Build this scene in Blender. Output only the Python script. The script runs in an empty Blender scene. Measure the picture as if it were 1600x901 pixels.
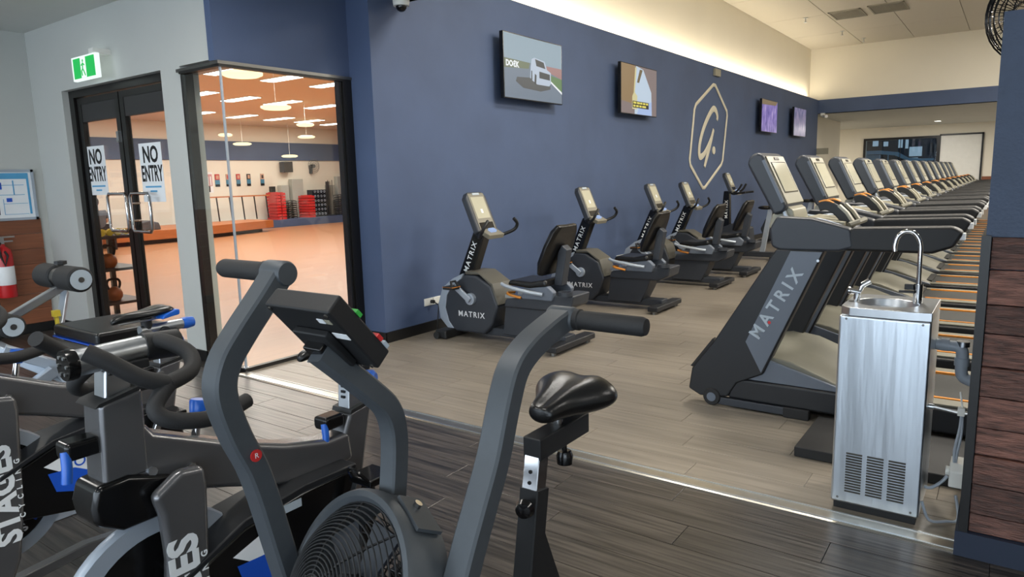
import bpy, bmesh, math, random
from mathutils import Vector, Matrix
random.seed(7)
S = bpy.context.scene
COL = S.collection
PI = math.pi
def R(d): return math.radians(d)

# ------------------------------------------------------------------ camera
cam_data = bpy.data.cameras.new('camera'); cam = bpy.data.objects.new('camera', cam_data); COL.objects.link(cam)
YAW, PITCH, ROLL, FPX = R(35.8915), R(9.0129), R(-1.4801), 1084.67
fw = Vector((math.cos(YAW)*math.cos(PITCH), math.sin(YAW)*math.cos(PITCH), -math.sin(PITCH)))
rt = Vector((math.sin(YAW), -math.cos(YAW), 0)); up = rt.cross(fw)
r2 = math.cos(ROLL)*rt + math.sin(ROLL)*up; u2 = -math.sin(ROLL)*rt + math.cos(ROLL)*up
cam.matrix_world = Matrix(((r2.x, u2.x, -fw.x, 0), (r2.y, u2.y, -fw.y, 0), (r2.z, u2.z, -fw.z, 1.5), (0, 0, 0, 1)))
cam_data.sensor_fit = 'HORIZONTAL'; cam_data.sensor_width = 36.0; cam_data.lens = FPX/1600*36.0
cam_data.clip_start = 0.05; cam_data.clip_end = 200
S.camera = cam

# ------------------------------------------------------------------ world, exposure
W = bpy.data.worlds.new('world'); S.world = W; W.use_nodes = True
bgn = W.node_tree.nodes['Background']; bgn.inputs[0].default_value = (0.76, 0.88, 1.0, 1); bgn.inputs[1].default_value = 4.2
S.view_settings.view_transform = 'Standard'; S.view_settings.look = 'None'
S.view_settings.exposure = 0.15; S.view_settings.gamma = 1.0; S.view_settings.use_curve_mapping = False

def area_light(name, loc, sx, sy, power, col, rot=(0, 0, 0)):
    l = bpy.data.lights.new(name, 'AREA'); l.shape = 'RECTANGLE'; l.size = sx; l.size_y = sy; l.energy = power; l.color = col
    o = bpy.data.objects.new(name, l); COL.objects.link(o); o.location = loc; o.rotation_euler = rot
    return o

# ------------------------------------------------------------------ materials
def lin(c):
    c = c/255.0
    return c/12.92 if c <= 0.04045 else ((c+0.055)/1.055)**2.4
def rgb(r, g, b): return (lin(r), lin(g), lin(b), 1)
MATS = {}
def mat(name, col, rough=0.5, metal=0.0, var=0.0, scale=8.0, bump=0.0, bscale=60.0, stretch=None, spec=0.5, coat=0.0, emit=None, estr=0.0, rand=0.0, aniso=0.0):
    if name in MATS: return MATS[name]
    m = bpy.data.materials.new(name); m.use_nodes = True; MATS[name] = m
    nt = m.node_tree; b = nt.nodes['Principled BSDF']
    c = rgb(*col)
    b.inputs['Base Color'].default_value = c; b.inputs['Roughness'].default_value = rough; b.inputs['Metallic'].default_value = metal
    b.inputs['Specular IOR Level'].default_value = spec; b.inputs['Coat Weight'].default_value = coat
    if emit: b.inputs['Emission Color'].default_value = rgb(*emit); b.inputs['Emission Strength'].default_value = estr
    tc = nt.nodes.new('ShaderNodeTexCoord'); mp = nt.nodes.new('ShaderNodeMapping'); nt.links.new(tc.outputs['Object'], mp.inputs[0])
    if stretch: mp.inputs['Scale'].default_value = stretch
    n = nt.nodes.new('ShaderNodeTexNoise'); n.inputs['Scale'].default_value = scale; n.inputs['Detail'].default_value = 5
    nt.links.new(mp.outputs[0], n.inputs['Vector'])
    v = max(var, 0.03)
    rp = nt.nodes.new('ShaderNodeMapRange'); hw = 0.15 if var >= 0.4 else 0.25; rp.inputs['From Min'].default_value = 0.5-hw; rp.inputs['From Max'].default_value = 0.5+hw
    rp.inputs['To Min'].default_value = 1-v; rp.inputs['To Max'].default_value = 1+v
    nt.links.new(n.outputs['Fac'], rp.inputs['Value'])
    mul = nt.nodes.new('ShaderNodeVectorMath'); mul.operation = 'SCALE'; mul.inputs[0].default_value = c[:3]
    last = rp.outputs[0]
    if rand:
        oi0 = nt.nodes.new('ShaderNodeObjectInfo'); sc0 = nt.nodes.new('ShaderNodeVectorMath'); sc0.operation = 'SCALE'; sc0.inputs[0].default_value = (37.0, 91.0, 53.0); nt.links.new(oi0.outputs['Random'], sc0.inputs['Scale'])
        ad0 = nt.nodes.new('ShaderNodeVectorMath'); nt.links.new(tc.outputs['Object'], ad0.inputs[0]); nt.links.new(sc0.outputs[0], ad0.inputs[1]); nt.links.new(ad0.outputs[0], mp.inputs[0])
        oi = nt.nodes.new('ShaderNodeObjectInfo'); r2_ = nt.nodes.new('ShaderNodeMapRange'); r2_.inputs['To Min'].default_value = 1-rand; r2_.inputs['To Max'].default_value = 1+rand
        nt.links.new(oi.outputs['Random'], r2_.inputs['Value']); mm = nt.nodes.new('ShaderNodeMath'); mm.operation = 'MULTIPLY'
        nt.links.new(last, mm.inputs[0]); nt.links.new(r2_.outputs[0], mm.inputs[1]); last = mm.outputs[0]
    nt.links.new(last, mul.inputs['Scale']); nt.links.new(mul.outputs[0], b.inputs['Base Color'])
    if bump:
        n2 = nt.nodes.new('ShaderNodeTexNoise'); n2.inputs['Scale'].default_value = bscale; n2.inputs['Detail'].default_value = 4; nt.links.new(mp.outputs[0], n2.inputs['Vector'])
        bp = nt.nodes.new('ShaderNodeBump'); bp.inputs['Strength'].default_value = bump; bp.inputs['Distance'].default_value = 0.01
        nt.links.new(n2.outputs['Fac'], bp.inputs['Height']); nt.links.new(bp.outputs[0], b.inputs['Normal'])
    return m
def glass_mat(name, tint=(1, 1, 1), refl=1.0):
    m = bpy.data.materials.new(name); m.use_nodes = True; MATS[name] = m
    nt = m.node_tree; nt.nodes.clear(); o = nt.nodes.new('ShaderNodeOutputMaterial')
    tr = nt.nodes.new('ShaderNodeBsdfTransparent'); tr.inputs[0].default_value = (*tint, 1)
    gl = nt.nodes.new('ShaderNodeBsdfGlossy'); gl.inputs['Roughness'].default_value = 0.02
    lw = nt.nodes.new('ShaderNodeLayerWeight'); lw.inputs[0].default_value = 0.5
    pw5 = nt.nodes.new('ShaderNodeMath'); pw5.operation = 'POWER'; pw5.inputs[1].default_value = 5.0; nt.links.new(lw.outputs['Facing'], pw5.inputs[0])
    mx = nt.nodes.new('ShaderNodeMixShader'); ml = nt.nodes.new('ShaderNodeMath'); ml.operation = 'MULTIPLY_ADD'; ml.inputs[1].default_value = 0.9*refl; ml.inputs[2].default_value = 0.04*refl
    nt.links.new(pw5.outputs[0], ml.inputs[0]); nt.links.new(ml.outputs[0], mx.inputs[0]); nt.links.new(tr.outputs[0], mx.inputs[1]); nt.links.new(gl.outputs[0], mx.inputs[2]); nt.links.new(mx.outputs[0], o.inputs[0])
    return m
def emis(name, col, s): return mat(name, (24, 24, 24), 0.35, emit=col, estr=s)
def screen_mat(name, cols, s, scale=3.0, stretch=(1, 1, 1), seed=0.0):
    m = bpy.data.materials.new(name); m.use_nodes = True; MATS[name] = m; nt = m.node_tree; b = nt.nodes['Principled BSDF']
    tc = nt.nodes.new('ShaderNodeTexCoord'); mp = nt.nodes.new('ShaderNodeMapping'); mp.inputs['Scale'].default_value = stretch; mp.inputs['Location'].default_value = (seed, seed, seed)
    n = nt.nodes.new('ShaderNodeTexNoise'); n.inputs['Scale'].default_value = scale; n.inputs['Detail'].default_value = 6; r = nt.nodes.new('ShaderNodeValToRGB')
    nt.links.new(tc.outputs['Object'], mp.inputs[0]); nt.links.new(mp.outputs[0], n.inputs['Vector']); nt.links.new(n.outputs['Fac'], r.inputs[0])
    e = r.color_ramp.elements; e[0].position = 0.3; e[1].position = 0.72; e[0].color = rgb(*cols[0]); e[1].color = rgb(*cols[-1])
    for i, c in enumerate(cols[1:-1]): x = e.new(0.3+0.42*(i+1)/(len(cols)-1)); x.color = rgb(*c)
    nt.links.new(r.outputs[0], b.inputs['Emission Color']); b.inputs['Emission Strength'].default_value = s; b.inputs['Base Color'].default_value = (0.02, 0.02, 0.02, 1); b.inputs['Roughness'].default_value = 0.25
    return m

# ------------------------------------------------------------------ mesh helpers
class MB:
    def __init__(self): self.v = []; self.f = []
    def add(self, vs, fs):
        k = len(self.v); self.v += [tuple(p) for p in vs]; self.f += [tuple(k+i for i in q) for q in fs]; return self
    def box(self, x0, x1, y0, y1, z0, z1):
        return self.add([(x0,y0,z0),(x1,y0,z0),(x1,y1,z0),(x0,y1,z0),(x0,y0,z1),(x1,y0,z1),(x1,y1,z1),(x0,y1,z1)], [(0,3,2,1),(4,5,6,7),(0,1,5,4),(1,2,6,5),(2,3,7,6),(3,0,4,7)])
    def obox(self, c, ax, ay, az):
        c = Vector(c); ax = Vector(ax); ay = Vector(ay); az = Vector(az); vs = []
        for k in (-1, 1):
            for i, j in ((-1,-1),(1,-1),(1,1),(-1,1)): vs.append(c+ax*i+ay*j+az*k)
        return self.add(vs, [(0,3,2,1),(4,5,6,7),(0,1,5,4),(1,2,6,5),(2,3,7,6),(3,0,4,7)])
    def prism(self, poly, a, b, plane):
        def P(p, t):
            return {'yz': (t, p[0], p[1]), 'xz': (p[0], t, p[1]), 'xy': (p[0], p[1], t)}[plane]
        n = len(poly); vs = [P(p, a) for p in poly]+[P(p, b) for p in poly]
        fs = [tuple(range(n-1, -1, -1)), tuple(range(n, 2*n))]+[(i, (i+1) % n, n+(i+1) % n, n+i) for i in range(n)]
        return self.add(vs, fs)
    def sweep(self, pts, prof, closed=False, scales=None, upv=None, cap=True):
        pts = [Vector(p) for p in pts]; n = len(pts); m = len(prof); rings = []; N = None
        for i, p in enumerate(pts):
            if closed: t = (pts[(i+1) % n]-pts[i-1]).normalized()
            else: t = ((pts[min(i+1, n-1)]-p).normalized()+(p-pts[max(i-1, 0)]).normalized()).normalized()
            if N is None:
                N = Vector(upv) if upv else (Vector((0, 0, 1)) if abs(t.z) < 0.9 else Vector((1, 0, 0)))
            N = (N-t*N.dot(t)).normalized(); B = t.cross(N); s = scales[i] if scales else 1.0
            if not closed and 0 < i < n-1:
                c = (pts[i+1]-p).normalized().dot(t); k = 1/max(c, 0.5)
            else: k = 1
            rings.append([p+N*(q[1]*s)*1.0+B*(q[0]*s) for q in prof])
        vs = [q for r in rings for q in r]; fs = []
        for i in range(n if closed else n-1):
            a = i*m; b = ((i+1) % n)*m
            for j in range(m): fs.append((a+j, b+j, b+(j+1) % m, a+(j+1) % m))
        if not closed and cap: fs += [tuple(range(m)), tuple((n-1)*m+j for j in range(m-1, -1, -1))]
        return self.add(vs, fs)
    def tube(self, pts, r, seg=10, closed=False, scales=None, cap=True):
        return self.sweep(pts, [(r*math.cos(2*PI*j/seg), r*math.sin(2*PI*j/seg)) for j in range(seg)], closed, scales, cap=cap)
    def rtube(self, pts, w, h, upv=None, c=0.2):
        a, b = w/2, h/2; e = min(a, b)*c
        return self.sweep(pts, [(a-e,-b),(a,-b+e),(a,b-e),(a-e,b),(-a+e,b),(-a,b-e),(-a,-b+e),(-a+e,-b)], upv=upv)
    def lathe(self, prof, c=(0,0,0), axis=(0,0,1), seg=20, closed=False, arc=None):
        A = Vector(axis).normalized(); U = A.orthogonal().normalized(); V_ = A.cross(U); c = Vector(c); vs = []; m = len(prof)
        for j in range(seg):
            a = 2*PI*j/seg; d = U*math.cos(a)+V_*math.sin(a)
            for r, h in prof: vs.append(c+d*r+A*h)
        fs = []
        for j in range(seg):
            k = (j+1) % seg
            for i in range(m if closed else m-1): i2 = (i+1) % m; fs.append((j*m+i, k*m+i, k*m+i2, j*m+i2))
        if not closed:
            if prof[0][0] > 1e-6: fs.append(tuple(j*m for j in range(seg-1, -1, -1)))
            if prof[-1][0] > 1e-6: fs.append(tuple(j*m+m-1 for j in range(seg)))
        return self.add(vs, fs)
    def cyl(self, p0, p1, r, seg=16, r1=None):
        p0 = Vector(p0); p1 = Vector(p1); L = (p1-p0).length
        return self.lathe([(r, 0), (r if r1 is None else r1, L)], p0, p1-p0, seg)
    def ball(self, c, rx, ry, rz, seg=14, rings=8):
        vs = []; fs = []
        for i in range(rings+1):
            t = PI*i/rings
            for j in range(seg): a = 2*PI*j/seg; vs.append((c[0]+rx*math.sin(t)*math.cos(a), c[1]+ry*math.sin(t)*math.sin(a), c[2]+rz*math.cos(t)))
        for i in range(rings):
            for j in range(seg): k = (j+1) % seg; fs.append((i*seg+j, (i+1)*seg+j, (i+1)*seg+k, i*seg+k))
        return self.add(vs, fs)
    def build(self, name, m, parent=None, bevel=0.0, sub=0, ang=38, seg=2, merge=True):
        me = bpy.data.meshes.new(name); me.from_pydata(self.v, [], self.f)
        bm = bmesh.new(); bm.from_mesh(me); 
        if merge: bmesh.ops.remove_doubles(bm, verts=bm.verts, dist=1e-5)
        bmesh.ops.recalc_face_normals(bm, faces=bm.faces); bm.to_mesh(me); bm.free()
        me.materials.append(MATS[m] if isinstance(m, str) else m)
        for p in me.polygons: p.use_smooth = True
        me.set_sharp_from_angle(angle=R(ang))
        o = bpy.data.objects.new(name, me); COL.objects.link(o)
        if parent: o.parent = parent
        if bevel: b = o.modifiers.new('bevel', 'BEVEL'); b.width = bevel; b.segments = seg; b.limit_method = 'ANGLE'; b.angle_limit = R(32); b.harden_normals = True
        if sub: s = o.modifiers.new('sub', 'SUBSURF'); s.levels = sub; s.render_levels = sub
        return o
def tag(o, label=None, cat=None, group=None, kind=None):
    if label: o['label'] = label
    if cat: o['category'] = cat
    if group: o['group'] = group
    if kind: o['kind'] = kind
    return o
def thing(name, label, cat, loc=(0, 0, 0), rotz=0.0, group=None):
    o = bpy.data.objects.new(name, None); COL.objects.link(o); o.location = loc; o.rotation_euler = (0, 0, rotz); o.empty_display_size = 0.1
    return tag(o, label, cat, group)
def struct(name, mb, m, bevel=0.0, parent=None):
    o = mb.build(name, m, parent, bevel, ang=5, merge=False)
    if not parent: o['kind'] = 'structure'
    return o
def part_label(o, l): o['label'] = l; return o
def dup(root, loc, label, rotz=None):
    def cp(o, par):
        c = o.copy(); COL.objects.link(c); c.parent = par
        for ch in list(o.children): cp(ch, c)
        return c
    r = cp(root, None); r.location = loc; r['label'] = label
    if rotz is not None: r.rotation_euler = (0, 0, rotz)
    return r
def frame(loc, xa, ya):
    xa = Vector(xa).normalized(); ya = Vector(ya); ya = (ya-xa*xa.dot(ya)).normalized(); za = xa.cross(ya)
    return Matrix(((xa.x, ya.x, za.x, loc[0]), (xa.y, ya.y, za.y, loc[1]), (xa.z, ya.z, za.z, loc[2]), (0, 0, 0, 1)))
def text(body, size, m, loc, xa, ya, parent=None, name='lettering', depth=0.001, bold=0.0, shear=0.0, space=1.0, sx=1.0, align='CENTER'):
    cu = bpy.data.curves.new(name, 'FONT'); cu.body = body; cu.size = size; cu.extrude = depth; cu.offset = bold; cu.shear = shear; cu.space_character = space; cu.align_x = align; cu.align_y = 'CENTER'; cu.resolution_u = 3
    t = bpy.data.objects.new('tmp', cu); COL.objects.link(t)
    me = bpy.data.meshes.new_from_object(t); bpy.data.objects.remove(t); bpy.data.curves.remove(cu)
    M = frame(loc, xa, ya) @ Matrix.Diagonal((sx, 1, 1, 1)); me.transform(M); me.name = name
    me.materials.clear(); me.materials.append(MATS[m] if isinstance(m, str) else m)
    o = bpy.data.objects.new(name, me); COL.objects.link(o)
    if parent: o.parent = parent
    return o
ORD = ['first', 'second', 'third', 'fourth', 'fifth', 'sixth', 'seventh', 'eighth', 'ninth', 'tenth']
# ------------------------------------------------------------------ material set
mat('white_paint', (190, 192, 188), 0.7, var=0.03, scale=1.2, bump=0.03, bscale=220)
mat('cream_paint', (232, 226, 210), 0.75, var=0.03, scale=0.8)
mat('ceiling_paint', (208, 210, 206), 0.85, var=0.03, scale=2)
mat('ceiling_tile', (214, 208, 194), 0.9, var=0.05, scale=40, bump=0.15, bscale=90, stretch=(1, 6, 1))
mat('blue_paint', (70, 86, 118), 0.62, var=0.10, scale=1.6, bump=0.08, bscale=120)
mat('dark_blue_paint', (54, 66, 86), 0.65, var=0.12, scale=14, bump=0.35, bscale=90)
mat('black_skirting', (16, 16, 18), 0.45)
mat('navy_skirting', (28, 38, 56), 0.5)
mat('black_frame', (13, 12, 12), 0.4, var=0.1)
mat('transom', (44, 43, 44), 0.5)
mat('dark_plank', (58, 53, 49), 0.30, var=0.7, scale=5, stretch=(12, 0.45, 1), bump=0.12, bscale=6, rand=0.10)
mat('light_plank', (126, 118, 107), 0.36, var=0.24, scale=4, stretch=(10, 0.5, 1), bump=0.04, bscale=6, rand=0.06)
mat('joint', (38, 35, 33), 0.7)
mat('studio_floor', (174, 122, 84), 0.33, var=0.10, scale=4, stretch=(0.25, 5, 1), bump=0.03)
mat('studio_ceiling', (226, 204, 180), 0.85, var=0.03, scale=30, stretch=(1, 8, 1))
mat('stage_wood', (176, 104, 56), 0.4, var=0.15, scale=5, stretch=(0.4, 1, 8))
mat('timber_wall', (124, 74, 48), 0.5, var=0.25, scale=6, stretch=(0.5, 1, 9), rand=0.22, bump=0.12, bscale=25)
mat('rustic_board', (98, 66, 56), 0.42, var=0.5, scale=9, stretch=(1, 1.2, 8), rand=0.42, bump=0.9, bscale=26)
mat('steel', (196, 200, 204), 0.3, 1.0, var=0.03, scale=30, stretch=(1, 1, 0.1))
mat('brushed_sheet', (214, 222, 230), 0.34, 1.0, var=0.06, scale=4, stretch=(1, 1, 0.10), bump=1.0, bscale=7)
mat('steel_dark', (120, 120, 118), 0.35, 1.0)
mat('chrome', (205, 206, 208), 0.08, 1.0)
mat('threshold', (178, 174, 164), 0.3, 1.0, var=0.08, scale=20)
mat('matte_black', (22, 23, 25), 0.55, var=0.08, scale=30, bump=0.05, bscale=400)
mat('arm_grey', (72, 77, 82), 0.5, 0.2, var=0.05, scale=40)
mat('rubber', (30, 30, 31), 0.7, bump=0.08, bscale=300)
mat('gloss_black', (14, 14, 15), 0.18)
mat('vinyl_black', (13, 13, 14), 0.3, bump=0.06, bscale=180)
mat('charcoal', (48, 52, 59), 0.45, var=0.05)
mat('charcoal_dark', (25, 27, 31), 0.45, var=0.06)
mat('slate_grey', (98, 106, 118), 0.45, var=0.04)
mat('silver_trim', (172, 182, 194), 0.35, 0.4)
mat('dull_beige', (122, 118, 104), 0.4, var=0.04)
mat('olive_trim', (84, 82, 74), 0.45)
mat('frame_grey', (118, 118, 120), 0.27, 0.7, var=0.05)
mat('beige_plastic', (150, 146, 128), 0.35, var=0.04)
mat('console_screen', (176, 172, 152), 0.12, emit=(170, 168, 150), estr=0.12)  # pale tone and faint glow stand for the ceiling mirrored in the screen
mat('screen_off', (38, 36, 32), 0.1)
mat('orange', (214, 136, 46), 0.45)
mat('deck_grey', (112, 110, 98), 0.5, var=0.06)
mat('belt', (42, 42, 40), 0.75, var=0.1, scale=60)
mat('decal_white', (225, 228, 230), 0.5)
mat('decal_grey', (170, 182, 192), 0.5)
mat('decal_blue', (28, 82, 190), 0.35)
mat('plastic_blue', (30, 96, 196), 0.3)
mat('red', (196, 44, 44), 0.45)
mat('red_ext', (190, 30, 34), 0.3)
mat('white_plastic', (226, 226, 220), 0.4)
mat('pvc_grey', (168, 176, 186), 0.4)
mat('paper', (235, 238, 240), 0.7)
mat('print_black', (18, 18, 20), 0.7)
mat('print_blue', (84, 160, 204), 0.7)
mat('yellow', (214, 190, 60), 0.5)
mat('kettle_orange', (168, 92, 40), 0.5, var=0.1)
mat('skin', (206, 160, 132), 0.5, var=0.04)
mat('hair', (52, 36, 26), 0.7, var=0.2, scale=60)
mat('tshirt', (78, 80, 84), 0.85, var=0.08)
mat('shorts', (28, 28, 32), 0.85)
mat('shoe_white', (222, 222, 220), 0.6)
mat('logo_cream', (206, 200, 180), 0.6)
mat('grey_cabinet', (170, 172, 164), 0.5)
mat('vent', (158, 154, 140), 0.6)
emis('exit_green', (20, 200, 90), 0.8); emis('exit_white', (235, 250, 245), 1.0); emis('lamp_white', (255, 250, 240), 9.0); emis('lamp_disc', (255, 232, 178), 1.6); emis('downlight', (255, 250, 240), 8.0)
emis('led_strip', (255, 232, 190), 6.0)
glass_mat('glass', (0.97, 0.985, 0.975), 1.0); glass_mat('door_glass', (0.94, 0.95, 0.94), 1.0); glass_mat('far_glass', (0.75, 0.82, 0.88), 1.2)

# ------------------------------------------------------------------ floor with planks
floor = struct('floor', MB().box(-5, 31.2, -9, 9, -0.12, -0.006), 'joint')
PLX, PLY = 0.182, 1.22
def plank_mesh(name, m):
    mb = MB(); w = PLX/2-0.0012; l = PLY/2-0.0012; e = 0.0012
    mb.add([(-w,-l,-0.006),(w,-l,-0.006),(w,l,-0.006),(-w,l,-0.006),(-w,-l,-0.0007),(w,-l,-0.0007),(w,l,-0.0007),(-w,l,-0.0007),(-w+e,-l+e,0),(w-e,-l+e,0),(w-e,l-e,0),(-w+e,l-e,0)],
           [(0,1,5,4),(1,2,6,5),(2,3,7,6),(3,0,4,7),(4,5,9,8),(5,6,10,9),(6,7,11,10),(7,4,8,11),(8,9,10,11)])
    return mb
cand = []
def rows(x0, x1, y0, y1, m):
    x = x0; i = 0
    while x+PLX <= x1+1e-6:
        off = (i*0.437) % 1.0*PLY; y = y0-off
        ye = y1(x) if callable(y1) else y1
        while y < ye:
            a_, b_ = max(y, y0), min(y+PLY, ye)
            if b_-a_ > 0.03: cand.append((x+PLX/2, (a_+b_)/2, m, (b_-a_)/PLY))
            y += PLY
        x += PLX; i += 1
rows(3.06-PLX*24, 3.06, -2.4, 8.4, 'dark_plank'); rows(3.172, 3.172+PLX*46, -2.4, lambda x: 4.985 if x < 4.3 else 4.688, 'light_plank')
def inview(x, y):
    d = Vector((x, y, 0))-Vector((0, 0, 1.5)); z = d.dot(fw)
    if z < 0.4: return None
    px = 800+FPX*d.dot(r2)/z; py = 450-FPX*d.dot(u2)/z
    return z if -150 < px < 1750 and 200 < py < 1150 else None
vis = sorted([(inview(x, y), x, y, m, k) for x, y, m, k in cand if inview(x, y)])
protos = {}
for d, x, y, m, k in vis[:300]:
    if m not in protos:
        o = plank_mesh('plank', m).build('plank', m, floor, ang=15); protos[m] = o
    else:
        o = protos[m].copy(); COL.objects.link(o)
    o.name = 'plank'; o.location = (x, y, 0); o.scale = (1, k, 1)
near = {(round(x, 4), round(y, 4)) for d, x, y, m, k in vis[:300]}
for m in ('dark_plank', 'light_plank'):
    mb = MB()
    for x, y, mm, k in cand:
        if mm == m and (round(x, 4), round(y, 4)) not in near:
            w = PLX/2-0.0012; l = PLY*k/2-0.0012
            mb.box(x-w, x+w, y-l, y+l, -0.006, 0)
    o = mb.build('plank_field', m, floor, ang=5, merge=False); o['kind'] = 'stuff'
struct('far_boards', MB().box(3.172+PLX*46, 31, -9, 4.686, -0.006, 0).box(21.5, 31, 4.686, 9, -0.006, 0).box(3.172, 3.172+PLX*46, -9, -2.4, -0.006, 0), 'light_plank', parent=floor)
struct('near_boards', MB().box(-5, 3.06, -9, -2.4, -0.006, 0).box(-5, 3.06-PLX*24, -2.4, 8.5, -0.006, 0), 'dark_plank', parent=floor)
tr_ = MB().prism([(3.055, -0.006), (3.055, 0.003), (3.066, 0.007), (3.16, 0.007), (3.172, 0.003), (3.172, -0.006)], 0.08, 4.96, 'xz')
o = struct('trim_1', tr_, 'threshold')
for x in (3.072, 3.152): struct('ridge', MB().box(x-0.004, x+0.004, 0.08, 4.96, 0.006, 0.010), 'steel', parent=o)

# ------------------------------------------------------------------ walls
DZ = 2.47; CZ = 3.12
w = struct('wall_front', MB().box(3.2, 3.36, 7.80, 8.5, 0, DZ).box(3.2, 3.36, 5.60, 5.90, 0, DZ).box(3.2, 3.36, 5.0, 8.5, DZ, CZ), 'white_paint')
struct('baseboard_front', MB().box(3.185, 3.2, 7.80, 8.5, 0, 0.09).box(3.185, 3.2, 5.58, 5.90, 0, 0.09).box(3.2, 3.36, 5.585, 5.60, 0, 0.09), 'black_skirting')
lw = struct('wall_left', MB().box(-5, 3.2, 8.5, 8.65, 0, CZ), 'white_paint')
struct('baseboard_left', MB().box(-5, 3.16, 8.455, 8.5, 0, 0.09), 'black_skirting')
z = 0.09
bd = None
for k in range(7):
    for (xa, xb) in ((1.4, 3.12), (-0.6, 1.395)):
        h = 0.16
        o = MB().box(xa+0.002, xb-0.002, 8.478-0.004*((k*3) % 2), 8.5, z+0.002, z+h-0.002).build('board', 'timber_wall', lw)
    z += h
struct('wall_bulkhead', MB().box(3.13, 4.46, 4.985, 5.06, 2.44, CZ), 'blue_paint')
struct('trim_2', MB().box(3.14, 4.46, 4.96, 5.06, 2.415, 2.44).box(3.165, 3.36, 5.06, 5.60, 2.415, 2.44), 'steel_dark')
tvw = struct('wall_back', MB().box(4.46, 21.5, 4.7, 4.95, 0, 3.455).box(4.46, 4.75, 4.95, 5.16, 0, 3.12), 'blue_paint')
struct('baseboard_back', MB().box(4.45, 21.5, 4.686, 4.7, 0, 0.10).box(4.445, 4.46, 4.686, 5.16, 0, 0.10), 'black_skirting')
struct('wall_back.001', MB().box(4.92, 21.5, 4.95, 5.05, 3.3, 4.87), 'cream_paint')
struct('wall_end', MB().box(21.5, 21.75, -9, 5.05, 3.456, 4.87), 'cream_paint')
struct('wall_end.001', MB().box(21.48, 21.75, -9, 4.95, 3.085, 3.456), 'blue_paint')
struct('ceiling', MB().box(-5, 3.2, -9, 8.65, CZ, CZ+0.15).box(3.2, 4.92, -9, 5.0, CZ, CZ+0.15), 'ceiling_paint')
struct('wall_bulkhead.001', MB().box(4.80, 4.92, -9, 5.05, CZ, 4.87), 'cream_paint')
hc = struct('ceiling.001', MB().box(4.92, 21.75, -9, 5.05, 4.875, 4.95), 'vent')
yy = 4.84; first = None
ty = [4.95]+[3.62-1.21*i for i in range(0, 10)]
for i in range(len(ty)-1):
    x = 4.94
    while x < 21.4:
        x2 = min(x+2.4, 21.5); ya, yb = ty[i+1]+0.008, ty[i]-0.008
        if ty[i] > -3.0:
            MB().box(x+0.008, x2-0.008, ya, yb, 4.85, 4.875).build('ceiling_tile', 'ceiling_tile', hc)
        x += 2.4
struct('ceiling_panel', MB().box(4.94, 21.5, -9, ty[-1] if ty[-1] < -3 else -3.6, 4.85, 4.875), 'ceiling_tile', parent=hc)
struct('ceiling.002', MB().box(21.5, 31.2, -9, 9, 3.085, 3.2), 'ceiling_paint')
fwl = struct('wall_far', MB().box(31, 31.2, -9, 2.52, 0, 3.1).box(31, 31.2, 4.94, 9, 0, 3.1).box(31, 31.2, 2.52, 4.94, 0, 0.97).box(31, 31.2, 2.52, 4.94, 2.60, 3.1), 'cream_paint')
mat('night_navy', (16, 22, 32), 0.6); mat('pool_blue', (120, 160, 186), 0.4); emis('window_glow', (190, 214, 226), 0.6)
beyond = struct('wall_beyond', MB().box(35, 35.2, 1.4, 7.6, 0, 3.4), 'night_navy')
for nm, bx_ in (('wall_beyond.001', (31.2, 35, 1.4, 1.5, 0, 3.4)), ('wall_beyond.002', (31.2, 35, 7.5, 7.6, 0, 3.4)), ('ceiling.004', (31.2, 35.2, 1.4, 7.6, 3.4, 3.5)), ('floor.004', (31.2, 35.2, 1.4, 7.6, -0.1, 0.0))): struct(nm, MB().box(*bx_), 'night_navy')
for ya, yb, za, zb in ((3.38, 3.86, 2.0, 2.4), (3.52, 3.86, 1.62, 1.94), (5.08, 5.3, 2.49, 2.72), (4.69, 4.87, 2.47, 2.67), (3.91, 4.02, 2.34, 2.72), (4.13, 4.29, 2.38, 2.74)): struct('lit_window', MB().box(34.95, 35, ya, yb, za, zb), 'window_glow', parent=beyond)
struct('wall_far.001', MB().box(21.75, 31, 8.9, 9.05, 0, 3.1).box(21.5, 21.75, 4.95, 9, 0, 3.1), 'cream_paint')
struct('wall_right', MB().box(-5, 31, -9.15, -9, 0, 4.9), 'white_paint')
# shopfront glazing behind the camera
struct('window_3', MB().box(-5.06, -5, -9, 8.5, 0, 0.15).box(-5.06, -5, -9, 8.5, 2.75, CZ), 'black_frame')
for k in range(11): struct('mullion', MB().box(-5.06, -5.0, -9+k*1.745-0.03, -9+k*1.745+0.03, 0.15, 2.75), 'black_frame', parent=bpy.data.objects['window_3'])
# timber-clad partition at the right
pw = struct('wall_partition', MB().box(3.085, 3.7, -2.6, 0.07, 0, 1.245).box(3.075, 3.71, -2.6, 0.075, 1.245, 2.03), 'dark_blue_paint')
struct('baseboard_partition', MB().box(3.04, 3.72, -2.6, 0.098, 0, 0.10), 'navy_skirting')
bh = [0.075, 0.118, 0.112, 0.105, 0.118, 0.11, 0.122, 0.105, 0.125, 0.115]; sc = 1.145/sum(bh); z = 0.10
for k, h in enumerate(bh):
    h *= sc; yc = -0.75-0.55*((k*0.61) % 1)
    for ya, yb in ((yc, 0.058), (-2.6, yc)):
        d = 0.006*((k*7) % 3)
        MB().box(3.062-d, 3.09, ya+0.002, yb-0.002, z+0.002, z+h-0.002).build('board', 'rustic_board', pw, bevel=0.003)
    z += h
struct('trim_3', MB().box(3.045, 3.09, 0.058, 0.088, 0.10, 1.25).box(3.09, 3.72, 0.07, 0.088, 0.10, 1.25), 'black_frame')
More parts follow.
